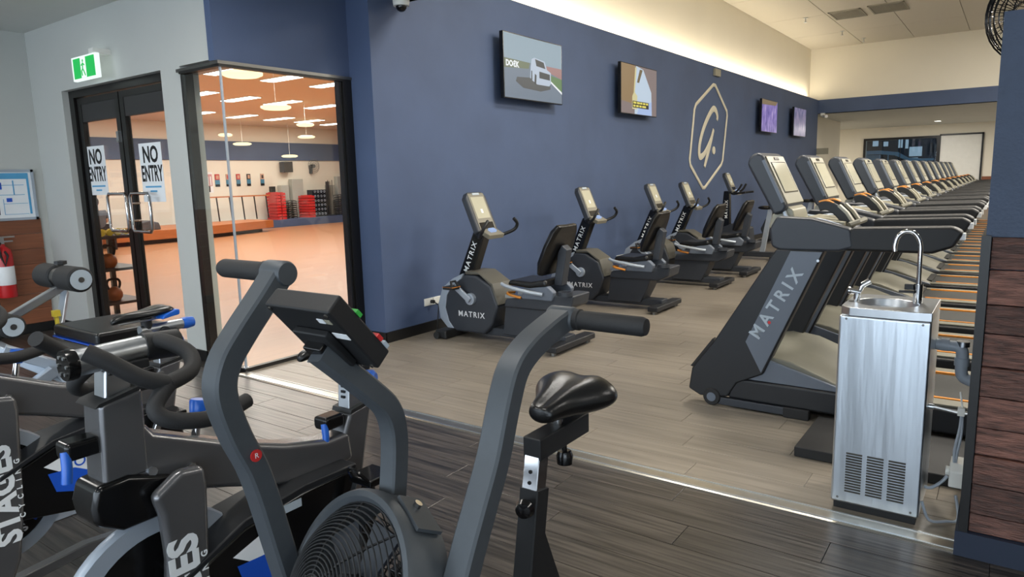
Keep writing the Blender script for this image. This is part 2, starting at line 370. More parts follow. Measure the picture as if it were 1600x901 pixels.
# ---- studio shell
struct('floor.001', MB().box(3.36, 26, 5.16, 22.3, -0.1, 0.0).box(3.2, 4.46, 5.0, 5.16, -0.1, 0.0).box(3.2, 3.36, 5.16, 8.5, -0.1, 0.0), 'studio_floor')
struct('ceiling.003', MB().box(3.36, 26, 5.06, 22.3, 3.56, 3.7), 'studio_ceiling')
struct('wall_studio', MB().box(3.0, 26, 22.0, 22.2, 0, 3.6), 'cream_paint')
struct('wall_studio.004', MB().box(25.8, 26, 5, 22, 0, 3.6), 'cream_paint'); struct('wall_studio.005', MB().box(3.2, 3.36, 8.65, 22, 0, 3.6), 'cream_paint')
struct('wall_studio.001', MB().box(3.36, 25.8, 21.95, 22.0, 2.36, 3.0), 'blue_paint')
struct('wall_studio.002', MB().box(3.36, 25.8, 21.0, 22.0, 0, 0.26), 'blue_paint')
struct('wall_studio.003', MB().box(4.75, 26, 4.95, 5.06, 0, 3.56).box(3.36, 4.46, 5.06, 5.12, 3.1, 3.56), 'cream_paint')
st = struct('floor.003', MB().prism([(5.2, 18.6), (10.4, 18.6), (13.9, 19.6), (13.9, 21.0), (5.2, 21.0)], 0.12, 0.36, 'xy'), 'stage_wood')
struct('stage_plinth', MB().prism([(5.3, 18.8), (10.3, 18.8), (13.6, 19.8), (13.6, 21.0), (5.3, 21.0)], 0.0, 0.12, 'xy'), 'black_skirting', parent=st)

# ---- entry double door
dr = tag(bpy.data.objects.new('door_1', None), kind='structure'); COL.objects.link(dr); dr.location = (3.26, 0, 0)
def DP(name, mb, m, par=dr, bevel=0.0): return mb.build(name, m, par, bevel)
DP('door_frame', MB().box(0, 0.09, 7.70, 7.80, 0, DZ).box(0, 0.09, 5.90, 5.95, 0, DZ).box(0, 0.09, 5.95, 7.70, 2.40, DZ), 'black_frame')
for ya, yb in ((6.84, 7.68), (5.96, 6.82)):
    lf = DP('door_leaf', MB().box(0.02, 0.07, ya, ya+0.075, 0.01, 2.39).box(0.02, 0.07, yb-0.075, yb, 0.01, 2.39).box(0.02, 0.07, ya+0.075, yb-0.075, 0.01, 0.10).box(0.02, 0.07, ya+0.075, yb-0.075, 2.33, 2.39), 'black_frame')
    DP('transom_panel', MB().box(0.025, 0.065, ya+0.075, yb-0.075, 2.16, 2.33), 'transom', lf)
    DP('pane', MB().box(0.04, 0.05, ya+0.075, yb-0.075, 0.10, 2.16), 'door_glass', lf)
    ys = (7.10, 6.74) if ya > 6.5 else (6.66, 6.31)
    hd = DP('pull_handle', MB().tube([(-0.055, ys[0], 1.13), (-0.055, ys[0], 1.42), (-0.055, ys[0]-0.03, 1.45), (-0.055, ys[1]+0.03, 1.45), (-0.055, ys[1], 1.42), (-0.055, ys[1], 1.13), (-0.055, ys[1]+0.03, 1.10), (-0.055, ys[0]-0.03, 1.10)], 0.0145, 10, closed=True).cyl((-0.055, ys[1 if ya > 6.5 else 0], 1.2), (0.03, ys[1 if ya > 6.5 else 0], 1.2), 0.01).cyl((-0.055, ys[1 if ya > 6.5 else 0], 1.36), (0.03, ys[1 if ya > 6.5 else 0], 1.36), 0.01), 'chrome', lf)
DP('lock', MB().box(-0.005, 0.02, 6.86, 6.90, 1.93, 2.03).cyl((-0.012, 6.88, 1.95), (0.02, 6.88, 1.95), 0.012), 'steel', dr)
# ---- corner window
wn = tag(bpy.data.objects.new('window_1', None), kind='structure'); COL.objects.link(wn)
DP('window_frame', MB().box(3.20, 3.27, 5.53, 5.60, 0.0, 2.44), 'black_frame', wn)
DP('window_frame', MB().box(4.36, 4.46, 4.97, 5.07, 0, 2.44).box(4.33, 4.36, 4.99, 5.05, 0, 2.44), 'black_frame', wn)
DP('head_channel', MB().box(3.15, 3.21, 5.0, 5.535, 2.395, 2.415).box(3.15, 4.36, 4.965, 5.01, 2.395, 2.415), 'black_frame', wn)
DP('sill_channel', MB().box(3.15, 3.21, 5.0, 5.535, 0, 0.03).box(3.15, 4.36, 4.965, 5.01, 0, 0.03), 'black_frame', wn)
DP('pane', MB().box(3.175, 3.185, 4.995, 5.535, 0.03, 2.395), 'glass', wn)
DP('pane', MB().box(3.175, 4.345, 4.985, 4.995, 0.03, 2.395), 'glass', wn)
DP('silicone_joint', MB().box(3.165, 3.18, 4.98, 4.995, 0.03, 2.395), 'silver_trim', wn)
DP('joint_plate', MB().cyl((3.17, 4.985, 0), (3.17, 4.985, 0.04), 0.02), 'steel', wn)
# ---- far window, white panel, timber patch
fwn = tag(bpy.data.objects.new('window_2', None), kind='structure'); COL.objects.link(fwn)
DP('window_frame', MB().box(30.94, 31.0, 2.44, 2.52, 0.9, 2.68).box(30.94, 31.0, 4.94, 5.02, 0.9, 2.68).box(30.94, 31.0, 2.52, 4.94, 2.60, 2.68).box(30.94, 31.0, 2.52, 4.94, 0.9, 0.97), 'black_frame', fwn)
for ya, yb in ((2.52, 3.72), (3.74, 4.94)): DP('pane', MB().box(30.985, 30.995, ya, yb, 0.97, 2.60), 'far_glass', fwn)
DP('mullion', MB().box(30.97, 31.0, 3.72, 3.74, 0.97, 2.60), 'black_frame', fwn)
q_ = [(5.3, 2.09), (5.3, 2.25), (4.7, 2.25), (4.05, 2.16), (3.68, 1.93), (3.2, 1.87), (2.75, 1.87), (2.75, 1.78), (3.3, 1.78), (3.73, 1.82), (4.15, 2.03), (4.7, 2.1)]
bl_ = thing('balustrade', 'pale blue sloping balustrade in the dark room behind the far window', 'balustrade', (33, 0, 0))
MB().prism(q_, -0.05, 0.05, 'yz').build('band', 'pool_blue', bl_)
for y_, z_ in ((5.2, 2.1), (4.4, 2.07), (3.0, 1.79)): MB().box(-0.02, 0.02, y_-0.02, y_+0.02, 0, z_).build('post', 'pool_blue', bl_)
tag(MB().box(33.2, 33.5, 4.75, 5.28, 0, 2.08).build('tall_cabinet', 'pool_blue'), 'pale blue tall cabinet at the left of the far dark window', 'cabinet')
area_light('beyond_glow', (33.5, 4.2, 3.3), 1.5, 1.5, 22, (0.7, 0.85, 1.0))
d2 = struct('door_2', MB().box(30.96, 31.0, 1.12, 2.40, 0.0, 2.66), 'white_plastic')
DP('door_frame', MB().box(30.93, 31.0, 1.06, 1.12, 0, 2.72).box(30.93, 31.0, 2.40, 2.44, 0, 2.72).box(30.93, 31.0, 1.06, 2.44, 2.66, 2.72), 'black_frame', d2)
for k in range(7): MB().box(30.97, 31.0, 0.2, 1.04, 0.05+0.155*k, 0.05+0.155*k+0.15).build('board', 'timber_wall', fwl)
# ------------------------------------------------------------------ lights of the place
def ceiling_lamp(loc, sx, sy, power, label, col=(1.0, 0.97, 0.92), face='lamp_white'):
    t = thing('ceiling_light', label, 'light', loc, 0, 'ceiling lights')
    MB().box(-sx/2-0.02, sx/2+0.02, -sy/2-0.02, sy/2+0.02, -0.03, 0.0).build('housing', 'white_plastic', t)
    MB().box(-sx/2, sx/2, -sy/2, sy/2, -0.036, -0.031).build('diffuser', face, t)
    a = area_light('lamp_glow', (loc[0], loc[1], loc[2]-0.04), sx, sy, power, col)
    return t
for x, y in ((0.6, -2.2), (0.6, 1.9), (2.4, 4.0), (0.6, 6.2), (-2.6, 0.4), (-2.6, 4.6), (3.2, -1.6), (3.9, 2.2)):
    ceiling_lamp((x, y, 3.12), 0.9, 0.3, 17, 'flat white ceiling light over the front gym floor')
for x in (6.6, 10.2, 13.8, 17.4):
    for y in (-4.6, -1.4, 1.5):
        if y > 0 and x > 10: continue
        ceiling_lamp((x, y, 4.85), 1.2, 0.6, 140, 'flat white ceiling light high over the treadmills', (1.0, 0.94, 0.84))
# cove light strip on the ledge of the blue wall
led = tag(MB().box(5.2, 21.3, 4.80, 4.83, 3.455, 3.475).build('led_strip', 'led_strip'), 'warm light strip along the ledge on top of the blue wall', 'light strip')
a = area_light('cove_glow', (13.2, 4.82, 3.49), 16.0, 0.05, 85, (1.0, 0.87, 0.66), (R(180), 0, 0))

# ------------------------------------------------------------------ televisions
def tv(xc, label):
    t = thing('television', label, 'television', (xc, 4.585, 2.715), 0, 'televisions on the blue wall')
    MB().box(-0.6, 0.6, -0.018, 0.03, -0.35, 0.35).build('bezel', 'gloss_black', t, 0.004)
    MB().box(-0.22, 0.22, 0.03, 0.055, -0.2, 0.2).box(-0.2, -0.15, 0.05, 0.115, -0.22, 0.22).box(0.15, 0.2, 0.05, 0.115, -0.22, 0.22).build('wall_bracket', 'matte_black', t)
    return t
def flat(t, poly, m, k, name='picture'):
    # poly in screen fractions (u right, v up)
    pts = [(-0.588+1.176*u, -0.338+0.676*v) for u, v in poly]
    return MB().prism(pts, -0.0185-0.0006*k, -0.018-0.0006*(k-1)*0.99, 'xz').build(name, m, t)
sc_sky = emis('tv_sky', (142, 166, 182), 0.75); emis('tv_road', (112, 130, 150), 0.68); emis('tv_grass', (112, 126, 96), 0.62); emis('tv_green', (96, 140, 84), 0.62); emis('tv_car', (176, 190, 208), 0.85)
emis('tv_dark', (44, 52, 60), 0.52); emis('tv_shadow', (78, 84, 90), 0.52); emis('tv_white', (236, 240, 244), 0.85); emis('tv_pink', (176, 130, 130), 0.62); emis('tv_field', (140, 120, 92), 0.62)
t1 = tv(6.86, 'large wall television showing a silver pickup truck on a track, nearest the studio window')
flat(t1, [(0, .58), (1, .58), (1, 1), (0, 1)], 'tv_sky', 1); flat(t1, [(0, 0), (1, 0), (1, .6), (0, .6)], 'tv_road', 1.2); flat(t1, [(0, .46), (.4, .5), (.42, .6), (0, .61)], 'tv_grass', 2)
flat(t1, [(.7, .52), (1, .42), (1, .6), (.7, .6)], 'tv_pink', 2); flat(t1, [(.78, .36), (1, .2), (1, .42), (.78, .46)], 'tv_green', 3); flat(t1, [(.78, .34), (1, .16), (1, .2), (.78, .37)], 'tv_white', 3.4)
flat(t1, [(.18, .27), (.3, .18), (.6, .16), (.78, .22), (.78, .32), (.4, .36), (.2, .34)], 'tv_shadow', 4)
flat(t1, [(.42, .36), (.46, .32), (.54, .27), (.76, .27), (.79, .32), (.79, .5), (.72, .54), (.68, .67), (.5, .7), (.45, .67), (.43, .54)], 'tv_car', 5)
flat(t1, [(.53, .57), (.69, .55), (.66, .65), (.51, .68)], 'tv_dark', 6); flat(t1, [(.58, .38), (.77, .37), (.77, .47), (.58, .49)], 'tv_dark', 6); flat(t1, [(.49, .28), (.52, .26), (.53, .42), (.5, .44)], 'tv_dark', 6); flat(t1, [(.435, .34), (.455, .33), (.455, .48), (.44, .48)], 'tv_dark', 6)
text('DO€K ', 0.085, 'tv_white', (-0.43, -0.0235, 0.02), (1, 0, 0), (0, 0, 1), t1, 'caption', 0.0004, 0.004)
t2 = tv(9.62, 'wall television showing a close-up with yellow subtitles, second from the studio window')
emis('tv_brown', (150, 122, 84), 0.73); emis('tv_cream', (206, 198, 150), 0.85); emis('tv_pale', (186, 204, 222), 0.85); emis('tv_mauve', (140, 124, 124), 0.68); emis('tv_bluewhite', (160, 184, 226), 0.85); emis('tv_olive', (120, 104, 70), 0.62); emis('tv_yellow', (226, 214, 96), 0.85); emis('tv_black', (12, 12, 10), 0.21)
flat(t2, [(0, 0), (1, 0), (1, 1), (0, 1)], 'tv_mauve', 1); flat(t2, [(0, .25), (.36, .2), (.36, 1), (0, 1)], 'tv_brown', 2); flat(t2, [(.36, 0), (.86, 0), (.84, .5), (.6, .95), (.4, 1), (.37, .6)], 'tv_pale', 3); flat(t2, [(.42, 0), (.85, 0), (.85, .3), (.5, .18)], 'tv_bluewhite', 4)
flat(t2, [(.29, .1), (.42, .1), (.43, .38), (.36, .45), (.41, .96), (.37, .97), (.33, .44), (.29, .36)], 'tv_cream', 5); flat(t2, [(.42, .66), (.48, .66), (.58, .94), (.5, .94)], 'tv_olive', 5)
flat(t2, [(.3, .13), (.76, .13), (.76, .27), (.3, .27)], 'tv_black', 6)
for i, (u0, u1, v) in enumerate(((.32, .4, .215), (.42, .5, .215), (.51, .57, .215), (.59, .66, .215), (.68, .74, .215), (.32, .38, .15), (.4, .47, .15), (.49, .55, .15), (.57, .68, .15))):
    flat(t2, [(u0, v), (u1, v), (u1, v+.04), (u0, v+.04)], 'tv_yellow', 7, 'subtitle_word')
t3 = tv(16.27, 'wall television with a bright violet picture, right of the hexagon emblem')
screen_mat('tv_violet', [(60, 56, 120), (120, 104, 176), (150, 132, 200), (196, 176, 220)], 0.75, 5, (1.5, 1, 0.8)); flat(t3, [(0, 0), (1, 0), (1, 1), (0, 1)], 'tv_violet', 1); flat(t3, [(0, .84), (.9, .88), (1, 1), (0, 1)], 'tv_field', 2)
t4 = tv(18.97, 'wall television with a pale lilac picture, farthest and last in the row')
screen_mat('tv_lilac', [(62, 76, 104), (112, 112, 146), (150, 136, 170), (190, 184, 200)], 0.7, 6, (2.2, 1, 0.6), 3.0); flat(t4, [(0, 0), (1, 0), (1, 1), (0, 1)], 'tv_lilac', 1)

# ------------------------------------------------------------------ emblem on the wall
lg = thing('wall_emblem', 'cream hexagon emblem with a slanted letter G painted on the blue wall', 'sign', (12.87, 4.692, 2.18))
def wl(pts): return [(x-12.87, 0, z-2.18) for x, z in pts]
HX = [(13.078, 3.144), (12.113, 2.677), (11.9, 1.682), (12.611, 1.209), (13.599, 1.686), (13.831, 2.662)]
hp = []
for i in range(6):
    a = Vector(HX[i]); b = Vector(HX[(i+1) % 6])
    for k in (0.06, 0.5, 0.94): hp.append(tuple(a.lerp(b, k)))
MB().sweep(wl(hp), [(0.034*math.cos(t*PI/4), 0.012*math.sin(t*PI/4)) if False else (0.012*math.cos(t*PI/4), 0.034*math.sin(t*PI/4)) for t in range(8)], closed=True, upv=(0, 0, 1)).build('hexagon_outline', 'logo_cream', lg)
def smooth(pts, n=4):
    P = [Vector(p) for p in pts]; out = []
    for i in range(len(P)-1):
        p0 = P[max(i-1, 0)]; p1 = P[i]; p2 = P[i+1]; p3 = P[min(i+2, len(P)-1)]
        for k in range(n):
            t = k/n; out.append(0.5*((2*p1)+(p2-p0)*t+(2*p0-5*p1+4*p2-p3)*t*t+(3*p1-p0-3*p2+p3)*t*t*t))
    out.append(P[-1]); return [tuple(p) for p in out]
GC = smooth([(13.255, 2.486), (13.272, 2.567), (13.163, 2.672), (13.005, 2.67), (12.747, 2.49), (12.526, 2.263), (12.383, 2.019), (12.371, 1.839), (12.46, 1.799), (12.66, 1.879), (12.929, 2.106), (13.083, 2.297)])
mb = MB()
for pts in (GC, smooth([(13.083, 2.31), (12.866, 1.956), (12.639, 1.615)])):
    n = len(pts)
    mb.sweep(wl(pts), [(0.058*math.cos(t*PI/5), 0.008*math.sin(t*PI/5)) for t in range(10)], upv=(0, -1, 0), scales=[0.75+0.25*min(1, 4*k/n, 4*(n-1-k)/n) for k in range(n)])
mb.prism([(13.104-12.87+0.075*math.cos(k*PI/6), 1.923-2.18+0.075*math.sin(k*PI/6)) for k in range(12)], -0.008, 0.006, 'xz')
mb.build('letter_stroke', 'logo_cream', lg, merge=False)
tag(MB().box(13.02, 13.3, 4.65, 4.7, 3.28, 3.41).build('wall_sensor', 'beige_plastic', None, 0.006), 'small beige sensor box on the blue wall above the emblem', 'sensor')

# ------------------------------------------------------------------ signs and wall fittings
ex = thing('exit_sign', 'green running-man exit sign lit above the glass doors', 'exit sign', (3.06, 6.90, 2.585))
MB().box(-0.02, 0.02, -0.235, 0.235, -0.105, 0.105).build('case', 'exit_white', ex, 0.006)
MB().box(-0.0235, -0.02, -0.215, 0.195, -0.088, 0.088).build('face', 'exit_green', ex)
MB().prism([(-0.05, -0.088), (0.05, -0.088), (0.05, 0.088), (-0.05, 0.088)], -0.0245, -0.0235, 'yz').build('doorway', 'exit_white', ex)
rm = MB().ball((-0.0258, 0.0, 0.058), 0.0008, 0.013, 0.013, 10, 6)
for a, b in (((0.0, 0.042), (0.008, -0.01)), ((0.008, -0.01), (0.032, -0.03)), ((0.032, -0.03), (0.026, -0.07)), ((0.008, -0.01), (-0.012, -0.035)), ((-0.012, -0.035), (-0.034, -0.072)), ((0.0, 0.036), (0.03, 0.02)), ((0.0, 0.036), (-0.028, 0.018))):
    rm.tube([(-0.0255, a[0], a[1]), (-0.0255, b[0], b[1])], 0.006, 6)
rm.build('running_figure', 'exit_green', ex)
MB().box(-0.01, 0.14, -0.19, -0.1, 0.105, 0.15).build('wall_bracket', 'white_plastic', ex)
nb = thing('notice_board', 'blue-edged framed notice board above the timber lining', 'notice board', (2.5, 8.485, 1.46))
MB().box(-0.75, 0.585, -0.012, 0.012, -0.245, 0.25).build('backing', 'paper', nb)
MB().box(-0.76, 0.6, -0.022, 0.0, 0.235, 0.262).box(-0.76, 0.6, -0.022, 0.0, -0.262, -0.235).box(0.575, 0.6, -0.022, 0, -0.262, 0.262).build('frame', 'silver_trim', nb)
MB().box(-0.7, 0.55, -0.016, -0.012, 0.165, 0.225).box(0.53, 0.55, -0.016, -0.012, -0.2, 0.165).build('blue_border', 'print_blue', nb)
for x0, x1, z0, z1, m in ((0.22, 0.30, 0.06, 0.13, 'decal_blue'), (0.05, 0.5, 0.10, 0.105, 'print_blue'), (0.1, 0.11, -0.02, 0.14, 'print_blue'), (0.4, 0.41, 0.0, 0.15, 'print_blue'), (0.05, 0.5, 0.0, 0.005, 'print_blue'), (0.02, 0.26, -0.2, -0.07, 'tshirt'), (0.3, 0.52, -0.09, -0.086, 'print_blue'), (0.3, 0.52, -0.2, -0.196, 'print_blue'), (0.3, 0.304, -0.2, -0.04, 'print_blue'), (0.33, 0.38, -0.07, -0.03, 'decal_blue')):
    MB().box(x0, x1, -0.0155, -0.012, z0, z1).build('plan_print', m, nb)
fx = thing('fire_extinguisher', 'red fire extinguisher with white label against the timber lining', 'extinguisher', (2.70, 8.38, 0.0))
MB().lathe([(0.078, 0.42), (0.082, 0.44), (0.082, 0.86), (0.07, 0.91), (0.03, 0.945), (0.026, 0.97)], seg=20).build('cylinder', 'red_ext', fx)
MB().lathe([(0.0825, 0.55), (0.0832, 0.551), (0.0832, 0.74), (0.0825, 0.741)], seg=20).build('paper_label', 'paper', fx)
MB().box(-0.02, 0.10, -0.015, 0.015, 0.985, 1.0).box(-0.02, 0.12, -0.015, 0.015, 1.03, 1.045).box(-0.03, 0.02, -0.02, 0.02, 0.965, 1.03).build('valve_lever', 'steel', fx)
MB().tube([(-0.02, -0.03, 0.98), (-0.05, -0.07, 0.95), (-0.05, -0.092, 0.85), (-0.02, -0.095, 0.75), (0.01, -0.095, 0.85), (-0.01, -0.09, 0.90)], 0.011, 8).build('hose', 'rubber', fx)
MB().box(-0.03, 0.03, 0.06, 0.12, 0.6, 0.9).box(-0.085, 0.085, 0.05, 0.09, 0.80, 0.83).build('wall_hook', 'matte_black', fx)
for s, (ya, za, dz) in enumerate(((7.445, 1.44, 0.0), (6.385, 1.37, 0.0))):
    p = thing('paper_notice', ['white NO ENTRY paper notice on the left glass door leaf', 'white NO ENTRY paper notice on the right glass door leaf'][s], 'notice', (3.292, ya, za), 0, 'no entry notices')
    h = 0.48 if s == 0 else 0.53
    MB().box(-0.001, 0.001, -0.195, 0.195, 0, h).build('sheet', 'paper', p)
    text('NO', 0.2, 'print_black', (-0.002, 0.0, h-0.11), (0, -1, 0), (0, 0, 1), p, 'lettering', 0.0004, 0.006, sx=0.85)
    text('ENTRY', 0.2, 'print_black', (-0.002, 0.0, h-0.28), (0, -1, 0), (0, 0, 1), p, 'lettering', 0.0004, 0.005, sx=0.6)
    for k in range(2): MB().box(-0.0018, -0.001, -0.14+0.08*k, 0.14-0.08*k, h-0.40-0.04*k, h-0.385-0.04*k).build('fine_print', 'print_blue', p)
dc = thing('dome_camera', 'white dome security camera under the low ceiling edge', 'camera', (4.72, 4.55, 3.12))
MB().lathe([(0.075, 0.0), (0.075, -0.05), (0.07, -0.085)], seg=18).build('housing', 'white_plastic', dc)
MB().ball((0, 0, -0.085), 0.05, 0.05, 0.05).build('lens_dome', 'gloss_black', dc)
def outlet(x, label, plug=True):
    o = thing('power_outlet', label, 'outlet', (x, 4.7, 0.30), 0, 'power outlets on the blue wall')
    MB().box(-0.125, -0.003, -0.012, 0, -0.037, 0.037).build('plate', 'white_plastic', o, 0.003); MB().box(0.003, 0.125, -0.012, 0, -0.037, 0.037).build('plate', 'white_plastic', o, 0.003)
    MB().cyl((-0.03, -0.05, 0), (-0.03, -0.01, 0), 0.018, 10).build('plug', 'matte_black', o)
outlet(5.12, 'white double power outlet with a black plug beside the first recumbent bike'); outlet(9.25, 'white double power outlet low on the wall behind the second recumbent bike')
tag(MB().tube([(5.09, 4.655, 0.30), (5.10, 4.60, 0.27), (5.06, 4.58, 0.15), (4.98, 4.52, 0.05), (4.95, 4.45, 0.03)], 0.006, 6).build('cable', 'matte_black'), 'thin black power cord from the outlet to the first recumbent bike', 'cord')
for i, (xa, xb, ya, yb) in enumerate(((16.78, 17.66, 2.92, 3.56), (16.7, 17.6, 2.1, 2.78))):
    v = thing('ceiling_vent', ['square grey ceiling vent, left of the pair', 'square grey ceiling vent, right of the pair'][i], 'vent', ((xa+xb)/2, (ya+yb)/2, 4.85), 0, 'ceiling vents')
    wx, wy = (xb-xa)/2, (yb-ya)/2
    MB().box(-wx, wx, -wy, -wy+0.03, -0.02, 0).box(-wx, wx, wy-0.03, wy, -0.02, 0).box(-wx, -wx+0.03, -wy, wy, -0.02, 0).box(wx-0.03, wx, -wy, wy, -0.02, 0).build('frame', 'vent', v)
    for k in range(12):
        x = -wx+0.05+k*(2*wx-0.1)/11
        MB().obox((x, 0, -0.008), (0.037, 0, 0.003), (0, wy-0.03, 0), (0.0003, 0, 0.0015)).build('slat', 'vent', v)
for i, (x, y) in enumerate(((17.0, 4.06), (19.2, 3.72), (20.6, 3.47))):
    s = thing('sprinkler_head', ['small sprinkler head nearest on the high tiled ceiling', 'small sprinkler head in the middle of the high ceiling row', 'small sprinkler head nearest the far corner of the ceiling'][i], 'sprinkler', (x, y, 4.85), 0, 'sprinklers')
    MB().cyl((0, 0, -0.01), (0, 0, 0), 0.05).build('collar', 'steel', s); MB().cyl((0, 0, -0.09), (0, 0, -0.01), 0.012).build('stem', 'steel', s); MB().cyl((0, 0, -0.1), (0, 0, -0.09), 0.035).build('deflector', 'steel', s)
for i, (x, y) in enumerate(((28.6, 2.35), (25.4, 5.3))):
    t = thing('downlight', ['round recessed downlight in the far low ceiling above the white panel', 'round recessed downlight in the far low ceiling at the end of the blue wall'][i], 'light', (x, y, 3.085), 0, 'far downlights')
    MB().lathe([(0.10, 0), (0.13, 0), (0.13, -0.015), (0.10, -0.015)], seg=18, closed=True).build('ring', 'white_plastic', t); MB().cyl((0, 0, -0.012), (0, 0, -0.002), 0.1, 18).build('lens', 'downlight', t)
    area_light('downlight_glow', (x, y, 3.06), 0.2, 0.2, 60, (1, 0.95, 0.88))
for x, y in ((24.5, -2.5), (28, -2.5), (28, 7.2), (24.5, 7.2)): ceiling_lamp((x, y, 3.085), 0.6, 0.6, 85, 'added square ceiling light, out of view in the far low-ceilinged area', (1.0, 0.93, 0.84))  # square lamps added out of view to light the far area
bc = thing('bullet_camera', 'small white camera at the end of the blue wall under the beam', 'camera', (21.42, 4.55, 3.0)); MB().box(-0.05, 0.05, -0.05, 0.05, 0.02, 0.085).build('base', 'white_plastic', bc); MB().cyl((-0.14, -0.12, -0.02), (0.02, 0.0, 0.02), 0.045, 12).build('body', 'white_plastic', bc)
tag(MB().box(21.55, 21.6, 4.4, 4.95, 1.95, 2.12).build('wall_sign', 'beige_plastic'), 'small beige sign at the far end of the blue wall', 'sign')
# wall fan above the partition
wf = thing('wall_fan', 'dark wire-guard fan above the timber partition at top right', 'fan', (3.95, 0.0, 2.03))
FC = Vector((0.0, -0.03, 0.13)); FA = Vector((-0.80, 0.45, -0.12)).normalized(); U = FA.orthogonal().normalized(); V_ = FA.cross(U)
g = MB()
def fring(r, h): return [FC+FA*h+(U*math.cos(2*PI*k/32)+V_*math.sin(2*PI*k/32))*r for k in range(32)]
for r, h, rr in ((0.21, 0.0, 0.006), (0.21, 0.03, 0.004), (0.21, -0.03, 0.004), (0.185, 0.06, 0.003), (0.14, 0.085, 0.003), (0.11, 0.1, 0.003), (0.05, 0.105, 0.003), (0.185, -0.06, 0.003), (0.16, -0.085, 0.003)): g.tube(fring(r, h), rr, 6, closed=True)
for k in range(48):
    a = 2*PI*k/48; d = U*math.cos(a)+V_*math.sin(a)
    g.tube([FC+FA*0.105+d*0.04, FC+FA*0.095+d*0.12, FC+FA*0.06+d*0.185, FC+FA*0.02+d*0.208, FC-FA*0.03+d*0.208, FC-FA*0.075+d*0.16, FC-FA*0.09+d*0.08], 0.0016, 4)
g.build('guard', 'gloss_black', wf)
g = MB()
for k in range(3):
    a = 2*PI*k/3+0.4; d = U*math.cos(a)+V_*math.sin(a); e = FA.cross(d)
    g.add([FC+d*0.04-e*0.03-FA*0.02, FC+d*0.17-e*0.06-FA*0.03, FC+d*0.18+e*0.07+FA*0.03, FC+d*0.04+e*0.03+FA*0.02], [(0, 1, 2, 3)])
g.build('blades', 'charcoal', wf)
MB().cyl(FC-FA*0.2, FC-FA*0.03, 0.06).build('motor', 'gloss_black', wf); MB().tube([FC-FA*0.15, FC-FA*0.15-Vector((0, 0, 0.22)), (-0.05, -0.2, -0.13), (-0.235, -0.2, -0.13)], 0.02, 8).build('stem', 'gloss_black', wf)
MB().box(-0.242, -0.232, -0.26, -0.14, -0.2, -0.06).build('base_plate', 'gloss_black', wf)
# ------------------------------------------------------------------ studio contents
PLS = ((7.57, 11.7), (8.86, 11.74), (10.1, 11.8), (11.35, 11.8), (6.3, 11.7), (7.75, 15.2), (9.0, 15.1), (10.2, 15.3), (11.4, 15.3), (12.75, 15.4), (14.0, 15.4), (8.6, 19.0), (9.95, 19.0), (11.3, 19.0), (12.7, 19.05), (14.05, 19.1), (16.7, 19.6), (15.3, 19.2), (5.2, 8.3), (8.0, 8.3), (6.5, 15.2))
for i, (x, y) in enumerate(PLS):
    t = thing('panel_light', 'studio ceiling panel light, '+ORD[sorted(q[0] for q in PLS if abs(q[1]-y) < 1.2).index(x)]+' from left in the '+('row nearest the glass doors' if y < 10 else 'near row' if y < 13 else 'middle row' if y < 17 else 'farthest row'), 'light', (x, y, 3.56), 0, 'studio panel lights')
    MB().box(-0.17, 0.17, -0.62, 0.62, -0.02, 0).build('housing', 'white_plastic', t); MB().box(-0.15, 0.15, -0.6, 0.6, -0.026, -0.021).build('diffuser', 'lamp_white', t)
    area_light('panel_glow', (x, y, 3.53), 0.3, 1.2, 34, (1.0, 0.97, 0.92))
DISC = (((5.87, 8.72, 3.0), 0.27), ((8.19, 11.2, 2.9), 0.27), ((11.86, 15.05, 3.0), 0.22), ((14.93, 18.93, 3.0), 0.27), ((12.33, 19.41, 3.0), 0.2), ((13.4, 20.2, 2.8), 0.28), ((15.4, 20.5, 2.45), 0.27))
for i, (p, r) in enumerate(DISC):
    t = thing('disc_pendant', ['largest cream disc pendant, nearest behind the corner glass', 'cream disc pendant in the middle of the studio ceiling', 'cream disc pendant right of the studio middle', 'cream disc pendant at right near the blue band', 'small cream disc pendant beside the glass joint', 'cream disc pendant hanging over the posters', 'lowest cream disc pendant in front of the blue band'][i], 'pendant', p, 0, 'disc pendants')
    MB().lathe([(0.02, 0.05), (r*0.7, 0.045), (r, 0.02), (r, -0.01), (r*0.8, -0.035), (0.02, -0.045)], seg=28).build('shade', 'lamp_disc', t); MB().cyl((0, 0, 0.04), (0, 0, 3.56-p[2]), 0.004, 6).build('cord', 'white_plastic', t)
# posters
pc = [('red', 'skin'), ('skin', 'red'), ('red', 'skin'), ('hair', 'skin'), ('skin', 'hair')]; mat('poster_pink', (196, 140, 140), 0.6); mat('poster_cyan', (70, 130, 160), 0.6)
for i, (x, w_) in enumerate(((13.52, 0.17), (13.92, 0.15), (14.31, 0.15), (14.72, 0.15), (15.27, 0.15))):
    t = thing('wall_poster', ['class poster on the studio wall, left of the row beside the tall poster', 'class poster just right of the glass joint', 'class poster with a red top, middle of the row', 'class poster with a dark top, fourth in the row', 'class poster at the right end of the row'][i], 'poster', (x, 21.99, 1.68), 0, 'studio posters')
    MB().box(-w_/2, w_/2, -0.01, 0, -0.21, 0.21).build('sheet', 'print_black', t); MB().box(-w_/2, w_/2, -0.013, -0.01, 0.02, 0.21).build('picture', pc[i][0], t); MB().box(-w_/2+0.04, w_/2-0.03, -0.016, -0.013, 0.05, 0.17).build('picture', pc[i][1], t); MB().box(-w_/2, w_/2, -0.014, -0.01, -0.13, 0.02).build('picture', 'poster_cyan', t)
